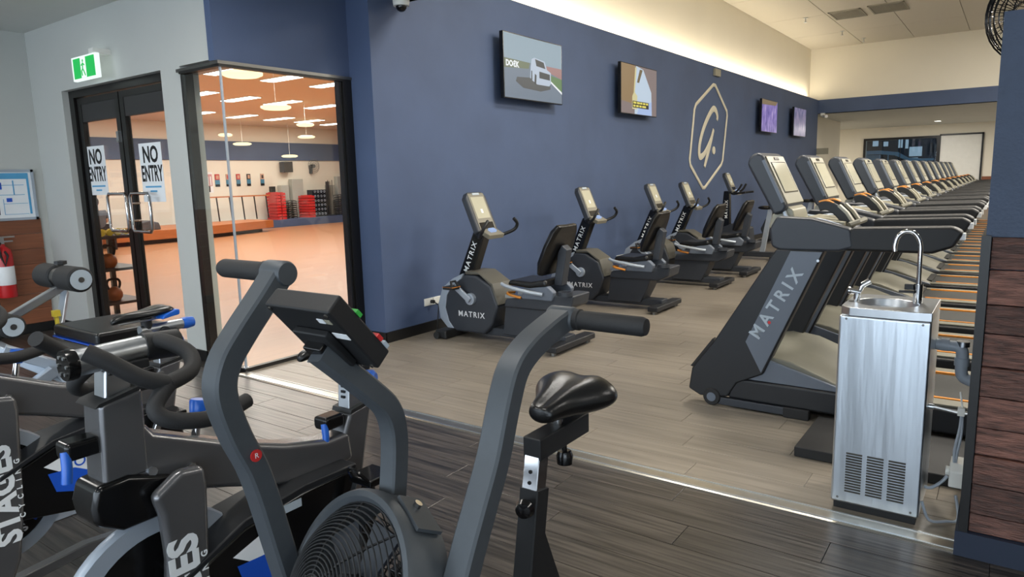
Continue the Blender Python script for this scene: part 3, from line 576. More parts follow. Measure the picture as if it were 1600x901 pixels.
t = thing('wall_poster', 'tall pink poster at the far left of the studio wall', 'poster', (13.22, 21.99, 1.62)); MB().box(-0.13, 0.13, -0.01, 0, -0.34, 0.34).build('sheet', 'paper', t); MB().box(-0.11, 0.11, -0.013, -0.01, -0.12, 0.27).build('picture', 'poster_pink', t); MB().box(-0.1, 0.02, -0.015, -0.012, -0.32, -0.12).build('picture', 'hair', t); MB().box(-0.06, -0.02, -0.016, -0.013, -0.1, 0.2).box(0.03, 0.07, -0.016, -0.013, -0.1, 0.2).build('picture', 'paper', t)
# balustrade on the stage
t = thing('hand_railing', 'stage railing with timber rail and dark posts', 'railing', (12.3, 20.9, 0.36))
MB().box(-0.05, 2.45, -0.02, 0.02, 0.76, 0.80).build('rail', 'stage_wood', t)
for k in range(6): MB().cyl((0.05+k*0.46, 0, 0), (-0.0+k*0.46, 0, 0.77), 0.022, 8).build('post', 'matte_black', t)
# step stacks
def stack(name, x, z1, n, w_, m, label, y=21.45, cat='step stack'):
    # every step lies loose on the one below
    h = (z1-0.26)/n
    for k in range(n):
        o = MB(); z0 = 0.26+k*h
        o.prism([(-w_/2, 0), (w_/2, 0), (w_/2*0.94, h*0.78), (-w_/2*0.94, h*0.78)], -0.3, 0.3, 'xz').box(-w_/2*0.7, w_/2*0.7, -0.2, 0.2, h*0.78, h)
        b = o.build(name, m); b.location = (x, y, z0); tag(b, label+', '+(ORD[k]+' from the bottom' if k else 'lowest'), cat.split()[0], label.split(' in ')[0]+' stack')
stack('aerobic_step', 15.25, 1.23, 9, 0.17, 'red', 'red aerobic step in the left column of the tall red pile', 21.4)
stack('aerobic_step', 15.46, 1.22, 9, 0.17, 'red', 'red aerobic step in the right column of the tall red pile', 21.4)
stack('aerobic_step', 16.68, 1.08, 8, 0.28, 'red', 'red aerobic step in the pile beside the weights rack', 21.4)
def chairs(x, z1, n, label):
    for k in range(n):
        z0 = 0.26+k*(z1-0.26)/n
        t = thing('stacking_stool', label+', '+(ORD[k]+' from the bottom' if k else 'lowest'), 'stool', (x, 21.45, z0), 0, label.split(' in ')[0]+' '+label.split()[-1])
        MB().prism([(0.19*math.cos(a*PI/8), 0.05+0.05*math.sin(a*PI/8)) for a in range(9)]+[(0.17*math.cos(a*PI/8), 0.045+0.04*math.sin(a*PI/8)) for a in range(8, -1, -1)], -0.15, 0.15, 'xz').build('seat_shell', 'steel_dark', t)
        MB().cyl((-0.18, -0.12, 0), (-0.18, -0.12, 0.06), 0.012, 6).cyl((0.18, -0.12, 0), (0.18, -0.12, 0.06), 0.012, 6).cyl((-0.18, 0.12, 0), (-0.18, 0.12, 0.06), 0.012, 6).cyl((0.18, 0.12, 0), (0.18, 0.12, 0.06), 0.012, 6).build('legs', 'matte_black', t)
chairs(15.98, 0.9, 8, 'dark curved shell in the nest beside the red pile'); chairs(18.3, 1.05, 9, 'dark curved shell in the nest at the right window edge')
# plate rack
t = thing('weight_rack', 'tall rack loaded with dark blue studio weights', 'rack', (17.25, 21.5, 0.26))
MB().box(-0.33, -0.3, -0.15, 0.15, 0, 1.0).box(0.3, 0.33, -0.15, 0.15, 0, 1.0).box(-0.33, 0.33, 0.12, 0.15, 0, 1.0).build('frame', 'charcoal', t)
for r in range(6): MB().box(-0.3, 0.3, -0.15, 0.15, 0.02+r*0.165, 0.04+r*0.165).build('shelf', 'charcoal', t)
for r in range(6):
    for c in range(4):
        p = thing('weight_plate', 'dark blue ring weight, '+ORD[c]+' from left, '+ORD[r]+' shelf up on the studio rack', 'weight', (17.25-0.22+c*0.147, 21.38, 0.26+0.04+r*0.165+0.065), 0, 'ring weights on the rack')
        MB().lathe([(0.03, -0.05), (0.062, -0.05), (0.062, 0.05), (0.03, 0.05)], axis=(0, 1, 0), seg=14, closed=True).build('disc', 'navy_skirting', p); MB().lathe([(0.028, -0.056), (0.042, -0.056), (0.042, -0.05), (0.028, -0.05)], axis=(0, 1, 0), seg=12, closed=True).build('ring', 'decal_grey', p)
t = thing('barbell_stand', 'dark upright barbell stand beside the weights rack', 'stand', (17.78, 21.5, 0.26)); MB().box(-0.04, 0.04, -0.05, 0.05, 0, 1.3).build('post', 'charcoal', t); MB().box(-0.2, 0.2, -0.2, 0.2, 0, 0.03).build('base', 'charcoal', t)
for k in range(4): MB().cyl((-0.16+0.1*k, -0.1, 0.03), (-0.16+0.1*k, -0.1, 1.3+0.05*(k % 2)), 0.013, 8).build('bar', 'steel_dark', t)
for i, (x0, x1, z1) in enumerate(((15.85, 16.2, 1.46), (16.35, 16.85, 1.68), (18.02, 18.35, 1.42), (18.5, 18.9, 1.75))):
    tag(MB().box(x0, x1, 21.75, 21.95, 0.26, z1).build('storage_cabinet', 'grey_cabinet', None, 0.01), ['low grey cabinet behind the left nest of shells', 'taller grey cabinet left of the weights rack', 'grey cabinet right of the barbell stand', 'tall grey cabinet at the right edge of the corner glass'][i], 'cabinet', 'studio cabinets')
t = thing('loudspeaker', 'grey loudspeaker bracketed high on the studio wall', 'speaker', (16.2, 21.84, 2.12)); MB().box(-0.2, 0.2, -0.15, 0.1, -0.19, 0.19).build('cabinet', 'charcoal', t, 0.01); MB().box(-0.18, 0.18, -0.16, -0.15, -0.17, 0.17).build('grille', 'steel_dark', t); MB().box(-0.02, 0.02, 0.08, 0.15, -0.2, 0.05).build('bracket', 'matte_black', t)
for i, (x, z) in enumerate(((17.4, 2.15), (12.75, 2.1))):
    t = thing('studio_fan', ['round wall fan right of the loudspeaker in the studio', 'round wall fan at the left edge of the studio glass'][i], 'fan', (x, 21.8, z), 0, 'studio wall fans')
    g = MB()
    for r in (0.26, 0.2, 0.13, 0.06): g.tube([(r*math.cos(2*PI*k/24), -0.05 if r > 0.2 else -0.08, r*math.sin(2*PI*k/24)) for k in range(24)], 0.006, 5, closed=True)
    for k in range(16): a = 2*PI*k/16; g.tube([(0.02*math.cos(a), -0.09, 0.02*math.sin(a)), (0.26*math.cos(a), -0.05, 0.26*math.sin(a))], 0.004, 4)
    g.build('guard', 'steel_dark', t); MB().cyl((0, -0.05, 0), (0, 0.1, 0), 0.07).build('motor', 'charcoal', t); MB().box(-0.04, 0.04, 0.08, 0.2, -0.28, 0.04).build('bracket', 'charcoal', t)
tag(MB().box(15.17, 15.34, 21.35, 21.5, 1.23, 1.43).build('sound_box', 'gloss_black', None, 0.01), 'small black box standing on the tall red pile', 'box')
# kettlebell rack inside the doors
t = thing('kettlebell_rack', 'dark steel rack with three shelves just inside the glass doors', 'rack', (3.72, 8.45, 0.0))
for x in (-0.2, 0.2):
    for y in (-0.32, 0.32): MB().box(x-0.025, x+0.025, y-0.025, y+0.025, 0, 1.0).build('post', 'charcoal_dark', t)
for z in (0.24, 0.62, 0.98): MB().box(-0.24, 0.24, -0.36, 0.36, z-0.03, z).build('shelf', 'charcoal_dark', t)
def kettle(x, y, z, s, m, label):
    t = thing('kettlebell', label, 'kettlebell', (x, y, z), 0, 'kettlebells on the rack')
    MB().lathe([(0.03*s, 0), (0.06*s, 0.004), (0.088*s, 0.05*s), (0.09*s, 0.09*s), (0.07*s, 0.14*s), (0.03*s, 0.165*s), (0.01, 0.168*s)], seg=16).build('ball', m, t)
    MB().tube(smooth([(-0.05*s, 0, 0.13*s), (-0.075*s, 0, 0.2*s), (-0.05*s, 0, 0.255*s), (0.05*s, 0, 0.255*s), (0.075*s, 0, 0.2*s), (0.05*s, 0, 0.13*s)], 3), 0.015*s, 8).build('handle', 'matte_black', t)
for i, (x, y, z, m, l) in enumerate(((3.66, 8.25, 0.62, 'kettle_orange', 'orange-brown kettlebell at the front of the middle shelf'), (3.62, 8.5, 0.62, 'skin', 'pinkish kettlebell at the back of the middle shelf'), (3.68, 8.25, 0.24, 'kettle_orange', 'orange-brown kettlebell at the front of the lowest shelf'), (3.62, 8.5, 0.24, 'skin', 'pinkish kettlebell at the back of the lowest shelf'))): kettle(x, y, z, 0.95, m, l)
for k in range(4):
    t = thing('hand_weight', ['yellow hand weight at the left on top of the rack', 'yellow hand weight second from left on the rack top', 'yellow hand weight third from left on the rack top', 'yellow hand weight at the right on top of the rack'][k], 'dumbbell', (3.56+0.1*k, 8.22+0.03*k, 1.015), 0, 'hand weights')
    MB().cyl((-0.01, -0.09, 0), (0.01, 0.09, 0), 0.016, 8).build('handle', 'yellow', t)
    for y in (-0.08, 0.08): MB().cyl((0, y-0.025, 0), (0, y+0.025, 0), 0.035, 8).build('head', 'yellow', t)
# exercise ball case on the stage seen through the right leaf
tag(MB().prism([(9.2, 0.36), (9.9, 0.36), (9.85, 0.55), (9.6, 0.62), (9.3, 0.56)], 19.0, 19.5, 'xz').build('sports_bag', 'tshirt', None, 0.03), 'grey sports bag lying on the stage behind the right door leaf', 'bag')
# bench + seated person in the studio
t = thing('low_bench', 'low dark bench under the seated person in the studio', 'bench', (7.95, 18.2, 0)); MB().box(-0.35, 0.35, -0.2, 0.2, 0.3, 0.38).build('seat', 'charcoal_dark', t); MB().box(-0.3, -0.25, -0.15, 0.15, 0, 0.3).box(0.25, 0.3, -0.15, 0.15, 0, 0.3).build('legs', 'charcoal_dark', t)
def skin_obj(name, verts, edges, radii, m, parent, root=0, sub=2):
    me = bpy.data.meshes.new(name); me.from_pydata(verts, edges, []); o = bpy.data.objects.new(name, me); COL.objects.link(o)
    sk = o.modifiers.new('skin', 'SKIN')
    if not me.skin_vertices:
        bm = bmesh.new(); bm.from_mesh(me); bm.verts.layers.skin.verify(); bm.to_mesh(me); bm.free()
    lay = me.skin_vertices[0].data
    for i, r in enumerate(radii): lay[i].radius = (r, r) if not isinstance(r, tuple) else r; lay[i].use_root = (i == root)
    s = o.modifiers.new('sub', 'SUBSURF'); s.levels = sub; s.render_levels = sub; me.materials.append(MATS[m]); o.parent = parent
    for p in me.polygons: p.use_smooth = True
    return o
pn = thing('person', 'person in a grey t-shirt sitting with back turned beyond the left door leaf', 'person', (7.95, 18.2, 0.45))
# local: facing +y-ish (away), seat at z=0
skin_obj('body', [(0,0,0.08),(0,0.02,0.25),(0,0.05,0.42),(0,0.08,0.53),(0,0.10,0.60),(0,0.12,0.70), (-0.17,0.06,0.48),(-0.24,0.10,0.28),(-0.20,0.30,0.16),(-0.18,0.38,0.14), (0.17,0.06,0.48),(0.24,0.10,0.28),(0.20,0.30,0.16),(0.18,0.38,0.14), (-0.10,0.03,0.06),(-0.17,0.42,0.10),(-0.16,0.40,-0.37),(-0.16,0.50,-0.415), (0.10,0.03,0.06),(0.17,0.42,0.10),(0.16,0.40,-0.37),(0.16,0.50,-0.415)],
         [(0,1),(1,2),(2,3),(3,4),(4,5),(2,6),(6,7),(7,8),(8,9),(2,10),(10,11),(11,12),(12,13),(0,14),(14,15),(15,16),(16,17),(0,18),(18,19),(19,20),(20,21)],
         [(0.15,0.11),(0.14,0.10),(0.15,0.10),0.055,0.055,0.08, 0.06,0.045,0.036,0.04, 0.06,0.045,0.036,0.04, 0.085,0.065,0.042,0.04, 0.085,0.065,0.042,0.04], 'skin', pn)
MB().ball((0, 0.12, 0.715), 0.082, 0.098, 0.118, 16, 10).build('head', 'skin', pn)
MB().ball((0, 0.10, 0.745), 0.088, 0.10, 0.105, 16, 10).build('hair', 'hair', pn)
MB().ball((-0.084, 0.12, 0.70), 0.012, 0.022, 0.032, 8, 6).ball((0.084, 0.12, 0.70), 0.012, 0.022, 0.032, 8, 6).build('ears', 'skin', pn)
MB().ball((0, 0.222, 0.70), 0.014, 0.02, 0.022, 8, 6).build('nose', 'skin', pn)
skin_obj('t_shirt', [(0,0,0.02),(0,0.02,0.25),(0,0.05,0.43),(0,0.075,0.51),(-0.17,0.06,0.475),(-0.235,0.09,0.32),(0.17,0.06,0.475),(0.235,0.09,0.32)], [(0,1),(1,2),(2,3),(2,4),(4,5),(2,6),(6,7)], [(0.185,0.135),(0.17,0.125),(0.18,0.12),0.07,0.078,0.065,0.078,0.065], 'tshirt', pn)
skin_obj('shorts', [(0,0,0.06),(-0.10,0.04,0.07),(-0.165,0.34,0.11),(0.10,0.04,0.07),(0.165,0.34,0.11)], [(0,1),(1,2),(0,3),(3,4)], [(0.17,0.12),0.105,0.085,0.105,0.085], 'shorts', pn)
for s in (-1, 1): MB().ball((0.16*s, 0.46, -0.412), 0.045, 0.12, 0.036, 12, 8).build('shoe', 'shoe_white', pn)
# ------------------------------------------------------------------ treadmills (local y forward, origin on floor under the machine centre)
def treadmill(loc, label):
    t = thing('treadmill', label, 'treadmill', loc, 0, 'row of treadmills')
    for s in (-1, 1):
        a, b = sorted((s*0.45, s*0.36))
        up_ = MB().prism([(1.68, .09), (1.66, .23), (1.52, .42), (1.145, 1.04), (.87, 1.04), (1.20, .25), (1.36, .17), (1.42, .07), (1.6, .05)], a, b, 'yz').build('upright', 'charcoal_dark', t, 0.012)
        MB().prism([(1.06, 1.03), (.885, 1.03), (1.21, .262), (1.31, .45)], s*0.45-0.003 if s < 0 else s*0.45, s*0.45 if s < 0 else s*0.45+0.003, 'yz').build('side_strip', 'slate_grey', up_)
        o = MB().prism([(1.50, .42), (1.66, .235), (1.675, .24), (1.53, .44)], a+0.02, b-0.02, 'yz').build('kick_pad', 'rubber', up_)
        d = Vector((0, -(1.33-.99), (.97-.38))).normalized()
        c = Vector((s*0.4535, 1.135, .70))
        lt = text('MATRIX', 0.105, 'decal_grey', c, d if s < 0 else d, Vector((0, 0.86, 0.5)) if s < 0 else Vector((0, -0.86, -0.5)), up_, 'lettering', 0.0008, 0.002, 0.0, 1.45)
        text('.', 0.11, 'red', c-d*0.115+Vector((-0.0008*(-s)*-1, 0.0, 0.0)), d, Vector((0, 0.86, 0.5)) if s < 0 else Vector((0, -0.86, -0.5)), up_, 'accent_dot', 0.0012, 0.003)
        MB().cyl((s*0.452, .905, .98), (s*0.457, .905, .98), 0.008, 8).build('screw', 'steel', up_)
        # side rail of the deck
        MB().prism([(1.42, .06), (1.40, .20), (.7, .20), (-.42, .20), (-.45, .17), (-.45, .07), (-.42, .05)], s*0.44 if s < 0 else 0.30, -0.30 if s < 0 else s*0.44, 'yz').build('side_rail', 'charcoal_dark', t, 0.02)
        MB().box(min(s*0.41, s*0.30), max(s*0.41, s*0.30), -.42, .72, .20, .214).build('foot_rail', 'deck_grey', t, 0.004)
        MB().box(min(s*0.298, s*0.278), max(s*0.298, s*0.278), -.42, .66, .205, .219).build('edge_stripe', 'orange', t)
        MB().prism([(1.44, .20), (1.30, .36), (1.16, .34), (.72, .215), (.70, .20)], s*0.43 if s < 0 else 0.40, -0.40 if s < 0 else s*0.43, 'yz').build('cover_side', 'slate_grey', t, 0.004)
        wh = MB().lathe([(0.015, -0.02), (0.052, -0.02), (0.058, -0.012), (0.058, 0.012), (0.052, 0.02), (0.015, 0.02)], (s*0.44, 1.52, 0.058), (1, 0, 0), 20).build('wheel', 'rubber', t)
        MB().lathe([(0.0, -0.024), (0.03, -0.024), (0.03, 0.024), (0, 0.024)], (s*0.44, 1.52, 0.058), (1, 0, 0), 14).build('wheel_hub', 'slate_grey', wh)
        MB().box(s*0.43-0.02, s*0.43+0.02, 1.06, 1.48, .012, .06).build('foot_bar', 'charcoal', t, 0.004); MB().box(s*0.43-0.025, s*0.43+0.025, .92, 1.07, .0, .065).build('front_foot', 'rubber', t, 0.006)
        MB().cyl((s*0.36, -.36, 0), (s*0.36, -.36, .06), 0.035).build('rear_foot', 'rubber', t)
        # console side arm and handrail
        MB().prism([(1.19, 1.16), (1.175, 1.05), (1.12, 1.03), (.80, 1.035), (.72, 1.06), (.74, 1.17), (.95, 1.225), (1.15, 1.235)], a, b+(-0.0), 'yz').build('side_arm', 'charcoal', t, 0.018)
        hr = MB().prism([(.80, 1.042), (.34, 1.042), (.24, 1.08), (.20, 1.16), (.25, 1.19), (.74, 1.175)], a+0.004, b-0.004+0.03*(s < 0)-0.03*(s > 0)*0, 'yz').build('handrail', 'matte_black', t, 0.018)
        MB().box(s*0.40-0.03, s*0.40+0.03, .195, .222, 1.12, 1.155).build('rail_tip', 'decal_white', hr)
        MB().lathe([(0.06, 0.0), (0.066, 0.0), (0.066, 0.02), (0.05, 0.02), (0.048, 0.004)], (s*0.29, 1.03, 1.19), (0, 0, 1), 18).build('cup_holder', 'gloss_black', t)
    MB().box(-0.275, 0.275, -.42, .95, .12, .208).build('belt', 'belt', t, 0.01)
    MB().prism([(1.46, .06), (1.44, .22), (1.34, .35), (1.22, .37), (1.05, .345), (.85, .27), (.74, .225), (.70, .21), (.70, .06)], -0.41, 0.41, 'yz').build('motor_cover', 'deck_grey', t, 0.012)
    mouth = MB(); mouth.prism([(0.30*math.cos(a*PI/10), .70+0.16*math.sin(a*PI/10)) for a in range(11)], .19, .232, 'xy'); mouth.build('belt_mouth', 'belt', t)
    MB().prism([(1.17, 1.06), (1.17, 1.15), (1.05, 1.19), (.86, 1.17), (.78, 1.10), (.80, 1.05)], -0.37, 0.37, 'yz').build('bridge', 'charcoal', t, 0.02)
    MB().prism([(1.13, 1.17), (1.05, 1.185), (.86, 1.168), (.82, 1.15), (.82, 1.19), (1.05, 1.215)], -0.20, 0.20, 'yz').build('control_panel', 'beige_plastic', t, 0.006)
    MB().prism([(1.27, 1.14), (1.25, 1.23), (1.16, 1.285), (1.125, 1.26), (1.10, 1.17)], -0.17, 0.17, 'yz').build('console_neck', 'beige_plastic', t, 0.01)
    cs = MB().prism([(1.405, 1.55), (1.39, 1.598), (1.345, 1.625), (1.302, 1.605), (1.148, 1.285), (1.165, 1.245), (1.228, 1.225)], -0.225, 0.225, 'yz').build('console', 'charcoal', t, 0.025)
    # rear sloping face: from (1.28,1.605) to (1.075,1.305)
    A = Vector((0, 1.299, 1.596)); B = Vector((0, 1.154, 1.295)); dn = (B-A).normalized(); nr = Vector((0, dn.z, -dn.y)) if dn.z > 0 else Vector((0, -(-dn.z), -dn.y)); nr = Vector((0, dn.z, -dn.y)).normalized()
    if nr.y > 0: nr = -nr
    def plate(u0, u1, w_, th, m, name, par, off=0.0):
        c = A+dn*((u0+u1)/2)*(B-A).length+nr*(off+th/2)
        return MB().obox(c, (w_/2, 0, 0), dn*((u1-u0)/2*(B-A).length), nr*(th/2)).build(name, m, par, 0.004)
    fc = plate(0.0, 1.0, 0.40, 0.008, 'beige_plastic', 'face_plate', cs)
    plate(0.13, 0.78, 0.33, 0.003, 'screen_off', 'screen_border', cs, 0.008); plate(0.15, 0.76, 0.30, 0.003, 'console_screen', 'screen', cs, 0.010); plate(0.03, 0.09, 0.1, 0.004, 'screen_off', 'badge', cs, 0.008)
    for s in (-1, 1):
        MB().obox((A+B)/2+Vector((s*0.226, 0, 0))-nr*0.012, (0.002, 0, 0), dn*((B-A).length/2-0.02), nr*0.009).build('edge_strip', 'slate_grey', cs)
        MB().rtube(smooth([(s*0.19, 1.175, 1.265), (s*0.20, 1.15, 1.215), (s*0.22, 1.08, 1.195), (s*0.25, .95, 1.205), (s*0.27, .82, 1.17)], 3), 0.016, 0.03).build('curved_rail', 'silver_trim', t)
        g = MB().rtube(smooth([(s*0.10, .80, 1.15), (s*0.10, .845, 1.215), (s*0.10, .895, 1.265), (s*0.10, .945, 1.285), (s*0.10, .985, 1.275)], 3), 0.05, 0.055).build('grip', 'matte_black', t)
        MB().rtube(smooth([(s*0.10, .905, 1.298), (s*0.10, .945, 1.316), (s*0.10, .985, 1.308)], 3), 0.042, 0.010).build('grip_pad', 'orange', g)
        MB().rtube([(s*0.10, .775, 1.165), (s*0.10, .825, 1.24), (s*0.10, .872, 1.285)], 0.054, 0.016).build('grip_sensor', 'beige_plastic', g)
    MB().tube([(-0.17, .80, 1.17), (-0.12, .76, 1.185), (0.12, .76, 1.185), (0.17, .80, 1.17)], 0.018, 8).build('front_bar', 'deck_grey', t)
    return t
ordn = ['nearest treadmill in the row, its whole side and upright showing', 'second treadmill from the drinking fountain', 'third treadmill from the drinking fountain', 'fourth treadmill from the drinking fountain', 'fifth treadmill from the drinking fountain', 'sixth treadmill in the row', 'seventh treadmill in the row', 'eighth treadmill in the row', 'ninth treadmill in the row', 'tenth treadmill in the row', 'eleventh treadmill in the row', 'twelfth treadmill in the row', 'thirteenth treadmill, next to last in the row', 'farthest treadmill at the end of the row']
TM = treadmill((4.75, 0, 0), ordn[0])
for i in range(1, 14): dup(TM, (4.75+1.17*i, 0, 0), ordn[i])
tag(MB().box(3.71, 4.27, -0.3, 0.86, 0.0, 0.055).build('rubber_step', 'rubber', None, 0.006), 'low black rubber platform on the floor between fountain and nearest treadmill', 'platform')

# ------------------------------------------------------------------ recumbent bikes (local y forward to the wall, origin under the rear foot)
def handlebar(t, y, z):
    for s in (-1, 1):
        MB().tube(smooth([(s*0.05, y, z), (s*0.16, y-0.06, z-0.015), (s*0.25, y-0.16, z+0.03), (s*0.255, y-0.20, z+0.09), (s*0.20, y-0.20, z+0.14)], 4), 0.016, 8).build('handlebar', 'matte_black', t)
def bike_console(t, y, z, h=0.40, w_=0.30):
    dn = Vector((0, -0.40, -0.92)).normalized(); nr = Vector((0, -0.92, 0.40)).normalized(); c = Vector((0, y, z))
    cs = MB()
    pr = [(-w_/2, -h/2), (w_/2, -h/2), (w_/2, h/2-0.05), (w_/2-0.05, h/2), (-w_/2+0.05, h/2), (-w_/2, h/2-0.05)]
    vs = [c+Vector((x, 0, 0))-dn*q-nr*0.035 for x, q in pr]+[c+Vector((x, 0, 0))-dn*q+nr*0.03 for x, q in pr]
    cs.add(vs, [(5, 4, 3, 2, 1, 0), (6, 7, 8, 9, 10, 11)]+[(i, (i+1) % 6, 6+(i+1) % 6, 6+i) for i in range(6)])
    o = cs.build('console', 'charcoal', t, 0.014)
    def pl_(q0, q1, ww, m, name, off): return MB().obox(c-dn*((q0+q1)/2)+nr*off, (ww/2, 0, 0), dn*((q1-q0)/2), nr*0.002).build(name, m, o)
    pl_(-h/2+0.015, h/2-0.02, w_-0.07, 'dull_beige', 'face_plate', 0.031); pl_(-h*0.18, h*0.36, w_-0.11, 'console_screen', 'screen', 0.034); pl_(-0.02, 0.02, 0.03, 'decal_white', 'screen_icon', 0.0365); pl_(h*0.41, h*0.46, 0.1, 'decal_grey', 'badge', 0.034)
    pl_(-h*0.44, -h*0.28, w_-0.1, 'screen_off', 'tray', 0.034)
    k = MB().obox(c+dn*(h/2+0.03)+nr*0.05, (0.115, 0, 0), Vector((0, -0.06, -0.03)), Vector((0, -0.008, 0.02))).build('keypad', 'dull_beige', o, 0.006)
    MB().obox(c+dn*(h/2+0.012)+nr*0.068, (0.04, 0, 0), Vector((0, -0.02, -0.01)), Vector((0, -0.006, 0.016))).build('keypad_display', 'tv_bluewhite', o)
    return o
def recumbent(loc, label):
    t = thing('recumbent_bike', label, 'exercise bike', loc, 0, 'recumbent bikes along the blue wall')
    MB().box(-0.34, 0.34, -0.06, 0.06, 0.03, 0.085).build('rear_foot', 'charcoal_dark', t, 0.012)
    for s in (-1, 1): MB().cyl((s*0.29, 0, 0), (s*0.29, 0, 0.04), 0.03, 10).build('levelling_pad', 'steel_dark', t)
    MB().box(-0.30, 0.30, 1.20, 1.34, 0.0, 0.085).build('front_foot', 'matte_black', t, 0.02)
    for s in (-1, 1): MB().lathe([(0, -0.015), (0.035, -0.015), (0.035, 0.015), (0, 0.015)], (s*0.31, 1.30, 0.036), (1, 0, 0), 14).build('wheel', 'rubber', t)
    MB().box(-0.085, 0.085, 0.0, 1.25, 0.045, 0.12).build('beam', 'charcoal', t, 0.01)
    sh = MB().prism([(.93, .61), (.76, .52), (.685, .34), (.75, .16), (.86, .055), (1.26, .055), (1.37, .16), (1.39, .30), (1.33, .46), (1.20, .56), (1.06, .615)], -0.15, 0.15, 'yz').build('shroud', 'charcoal', t, 0.025)
    for s in (-1, 1):
        x0, x1 = sorted((s*0.151, s*0.16))
        MB().prism([(1.27, .06), (1.385, .17), (1.405, .31), (1.345, .47), (1.21, .57), (1.08, .625), (1.10, .575), (1.22, .50), (1.29, .40), (1.315, .28), (1.28, .15), (1.21, .07)], x0-0.02*(s > 0), x1+0.02*(s < 0), 'yz').build('crescent_trim', 'silver_trim', sh, 0.004)
        MB().cyl((s*0.15, .99, .39), (s*0.185, .99, .39), 0.055, 16).build('crank_boss', 'silver_trim', sh)
        text('MATRIX', 0.075, 'decal_white', (s*0.1525, 1.0, .235), (0, -1, 0) if s < 0 else (0, 1, 0), (0, 0, 1), sh, 'lettering', 0.0008, 0.001, 0, 1.25)
        ca = MB().obox((s*0.20, .99+s*-0.075, .39+s*-0.055), (0.012, 0, 0), (0, 0.09*-s, 0.066*-s), (0, 0.016, -0.022)).build('crank_arm', 'silver_trim', t, 0.006)
        p = Vector((s*0.20, .99-s*0.15, .39-s*0.11)); pd = MB().box(p.x+s*0.01-0.0, p.x+s*0.12, p.y-0.06, p.y+0.06, p.z-0.015, p.z+0.015) if s > 0 else MB().box(p.x-0.12, p.x-0.01, p.y-0.06, p.y+0.06, p.z-0.015, p.z+0.015)
        po = pd.build('pedal', 'matte_black', t, 0.006); MB().tube([(p.x+s*0.02, p.y-0.05, p.z+0.01), (p.x+s*0.03, p.y-0.02, p.z+0.06), (p.x+s*0.09, p.y-0.02, p.z+0.06), (p.x+s*0.115, p.y-0.05, p.z+0.01)], 0.012, 6).build('strap', 'rubber', po)
        MB().box(min(p.x, p.x+s*0.12), max(p.x, p.x+s*0.12), p.y-0.062, p.y+0.062, p.z+0.006, p.z+0.011).build('pedal_stripe', 'orange', po)
    MB().prism([(.90, .62), (.77, .525), (.70, .35), (.68, .35), (.75, .545), (.92, .645), (1.07, .645), (1.07, .615)], -0.14, 0.14, 'yz').build('rear_trim', 'olive_trim', sh, 0.006)
    ms = MB().prism([(1.28, .46), (1.05, .60), (.885, 1.0), (1.02, 1.02)], -0.055, 0.055, 'yz').build('mast', 'gloss_black', t, 0.012)
    d = Vector((0, 0.95-1.17, 1.0-.5)).normalized()
    for s in (-1, 1): text('MATRIX', 0.075, 'decal_white', (s*0.057, 1.065, .77), d, (0, s*-0.9, 0.0+s*-0.4), ms, 'lettering', 0.0008, 0.001, 0, 1.25)
    bike_console(t, 0.985, 1.19); MB().ball((0, .95, 1.0), 0.075, 0.075, 0.06).build('mast_collar', 'charcoal_dark', t); handlebar(t, 0.93, 0.985)
    # seat column, rail, seat
    MB().prism([(.66, .075), (.25, .075), (.16, .25), (.12, .36), (.62, .36)], -0.12, 0.12, 'yz').build('seat_column', 'charcoal', t, 0.012)
    MB().prism([(.62, .34), (.60, .42), (.0, .50), (-.12, .50), (-.10, .40), (.02, .345)], -0.15, 0.15, 'yz').build('seat_rail', 'charcoal', t, 0.018)
    for s in (-1, 1):
        MB().box(s*0.10-0.02, s*0.10+0.02, -.04, .62, .425, .455).build('rail_bar', 'steel', t)
        MB().prism([(.40, .44), (.38, .54), (.12, .57), (.06, .52), (.08, .44)], s*0.15-0.03, s*0.15+0.03, 'yz').build('carriage_side', 'slate_grey', t, 0.012)
        MB().tube(smooth([(s*0.20, .16, .50), (s*0.24, .30, .52), (s*0.24, .50, .55), (s*0.22, .58, .57)], 3), 0.017, 8).build('side_handle', 'silver_trim', t)
    MB().tube(smooth([(-0.18, .40, .45), (-0.2, .50, .47), (-0.16, .56, .48), (-0.05, .56, .47)], 3), 0.012, 8).build('adjust_lever', 'orange', t)
    MB().lathe([(0.055, 0), (0.065, 0), (0.065, 0.035), (0.05, 0.035), (0.048, 0.004)], (-0.16, -.05, .50), (0, 0, 1), 16).build('cup_holder', 'charcoal', t)
    se = MB().prism([(.55, .555), (.52, .605), (.30, .60), (.14, .63), (.12, .57), (.30, .54)], -0.19, 0.19, 'yz').build('seat', 'vinyl_black', t, 0.025, seg=3)
    bk = MB()
    for i, (q, ww, th) in enumerate(((0.0, 0.20, 0.03), (0.1, 0.24, 0.045), (0.25, 0.235, 0.045), (0.38, 0.20, 0.045), (0.44, 0.15, 0.03))):
        c = Vector((0, .20-q*0.42, .66+q*0.98)); n = Vector((0, .98, .42)).normalized()
        bk.add([c+Vector((-ww, 0, 0))+n*0.0, c+Vector((-ww*0.9, 0, 0))+n*th, c+Vector((0, 0, 0))+n*th*0.7, c+Vector((ww*0.9, 0, 0))+n*th, c+Vector((ww, 0, 0)), c+Vector((ww*0.8, 0, 0))-n*0.02, c+Vector((-ww*0.8, 0, 0))-n*0.02], [])
    for i in range(4):
        for j in range(7): k = (j+1) % 7; bk.f.append((i*7+j, i*7+k, (i+1)*7+k, (i+1)*7+j))
    bk.f += [tuple(range(7)), tuple(range(28, 35))]
    bk.build('backrest', 'vinyl_black', t, 0.012)
    MB().prism([(.14, .56), (.06, .56), (.0, .88), (.05, .92), (.09, .86)], -0.05, 0.05, 'yz').build('back_support', 'charcoal', t, 0.01)
    return t
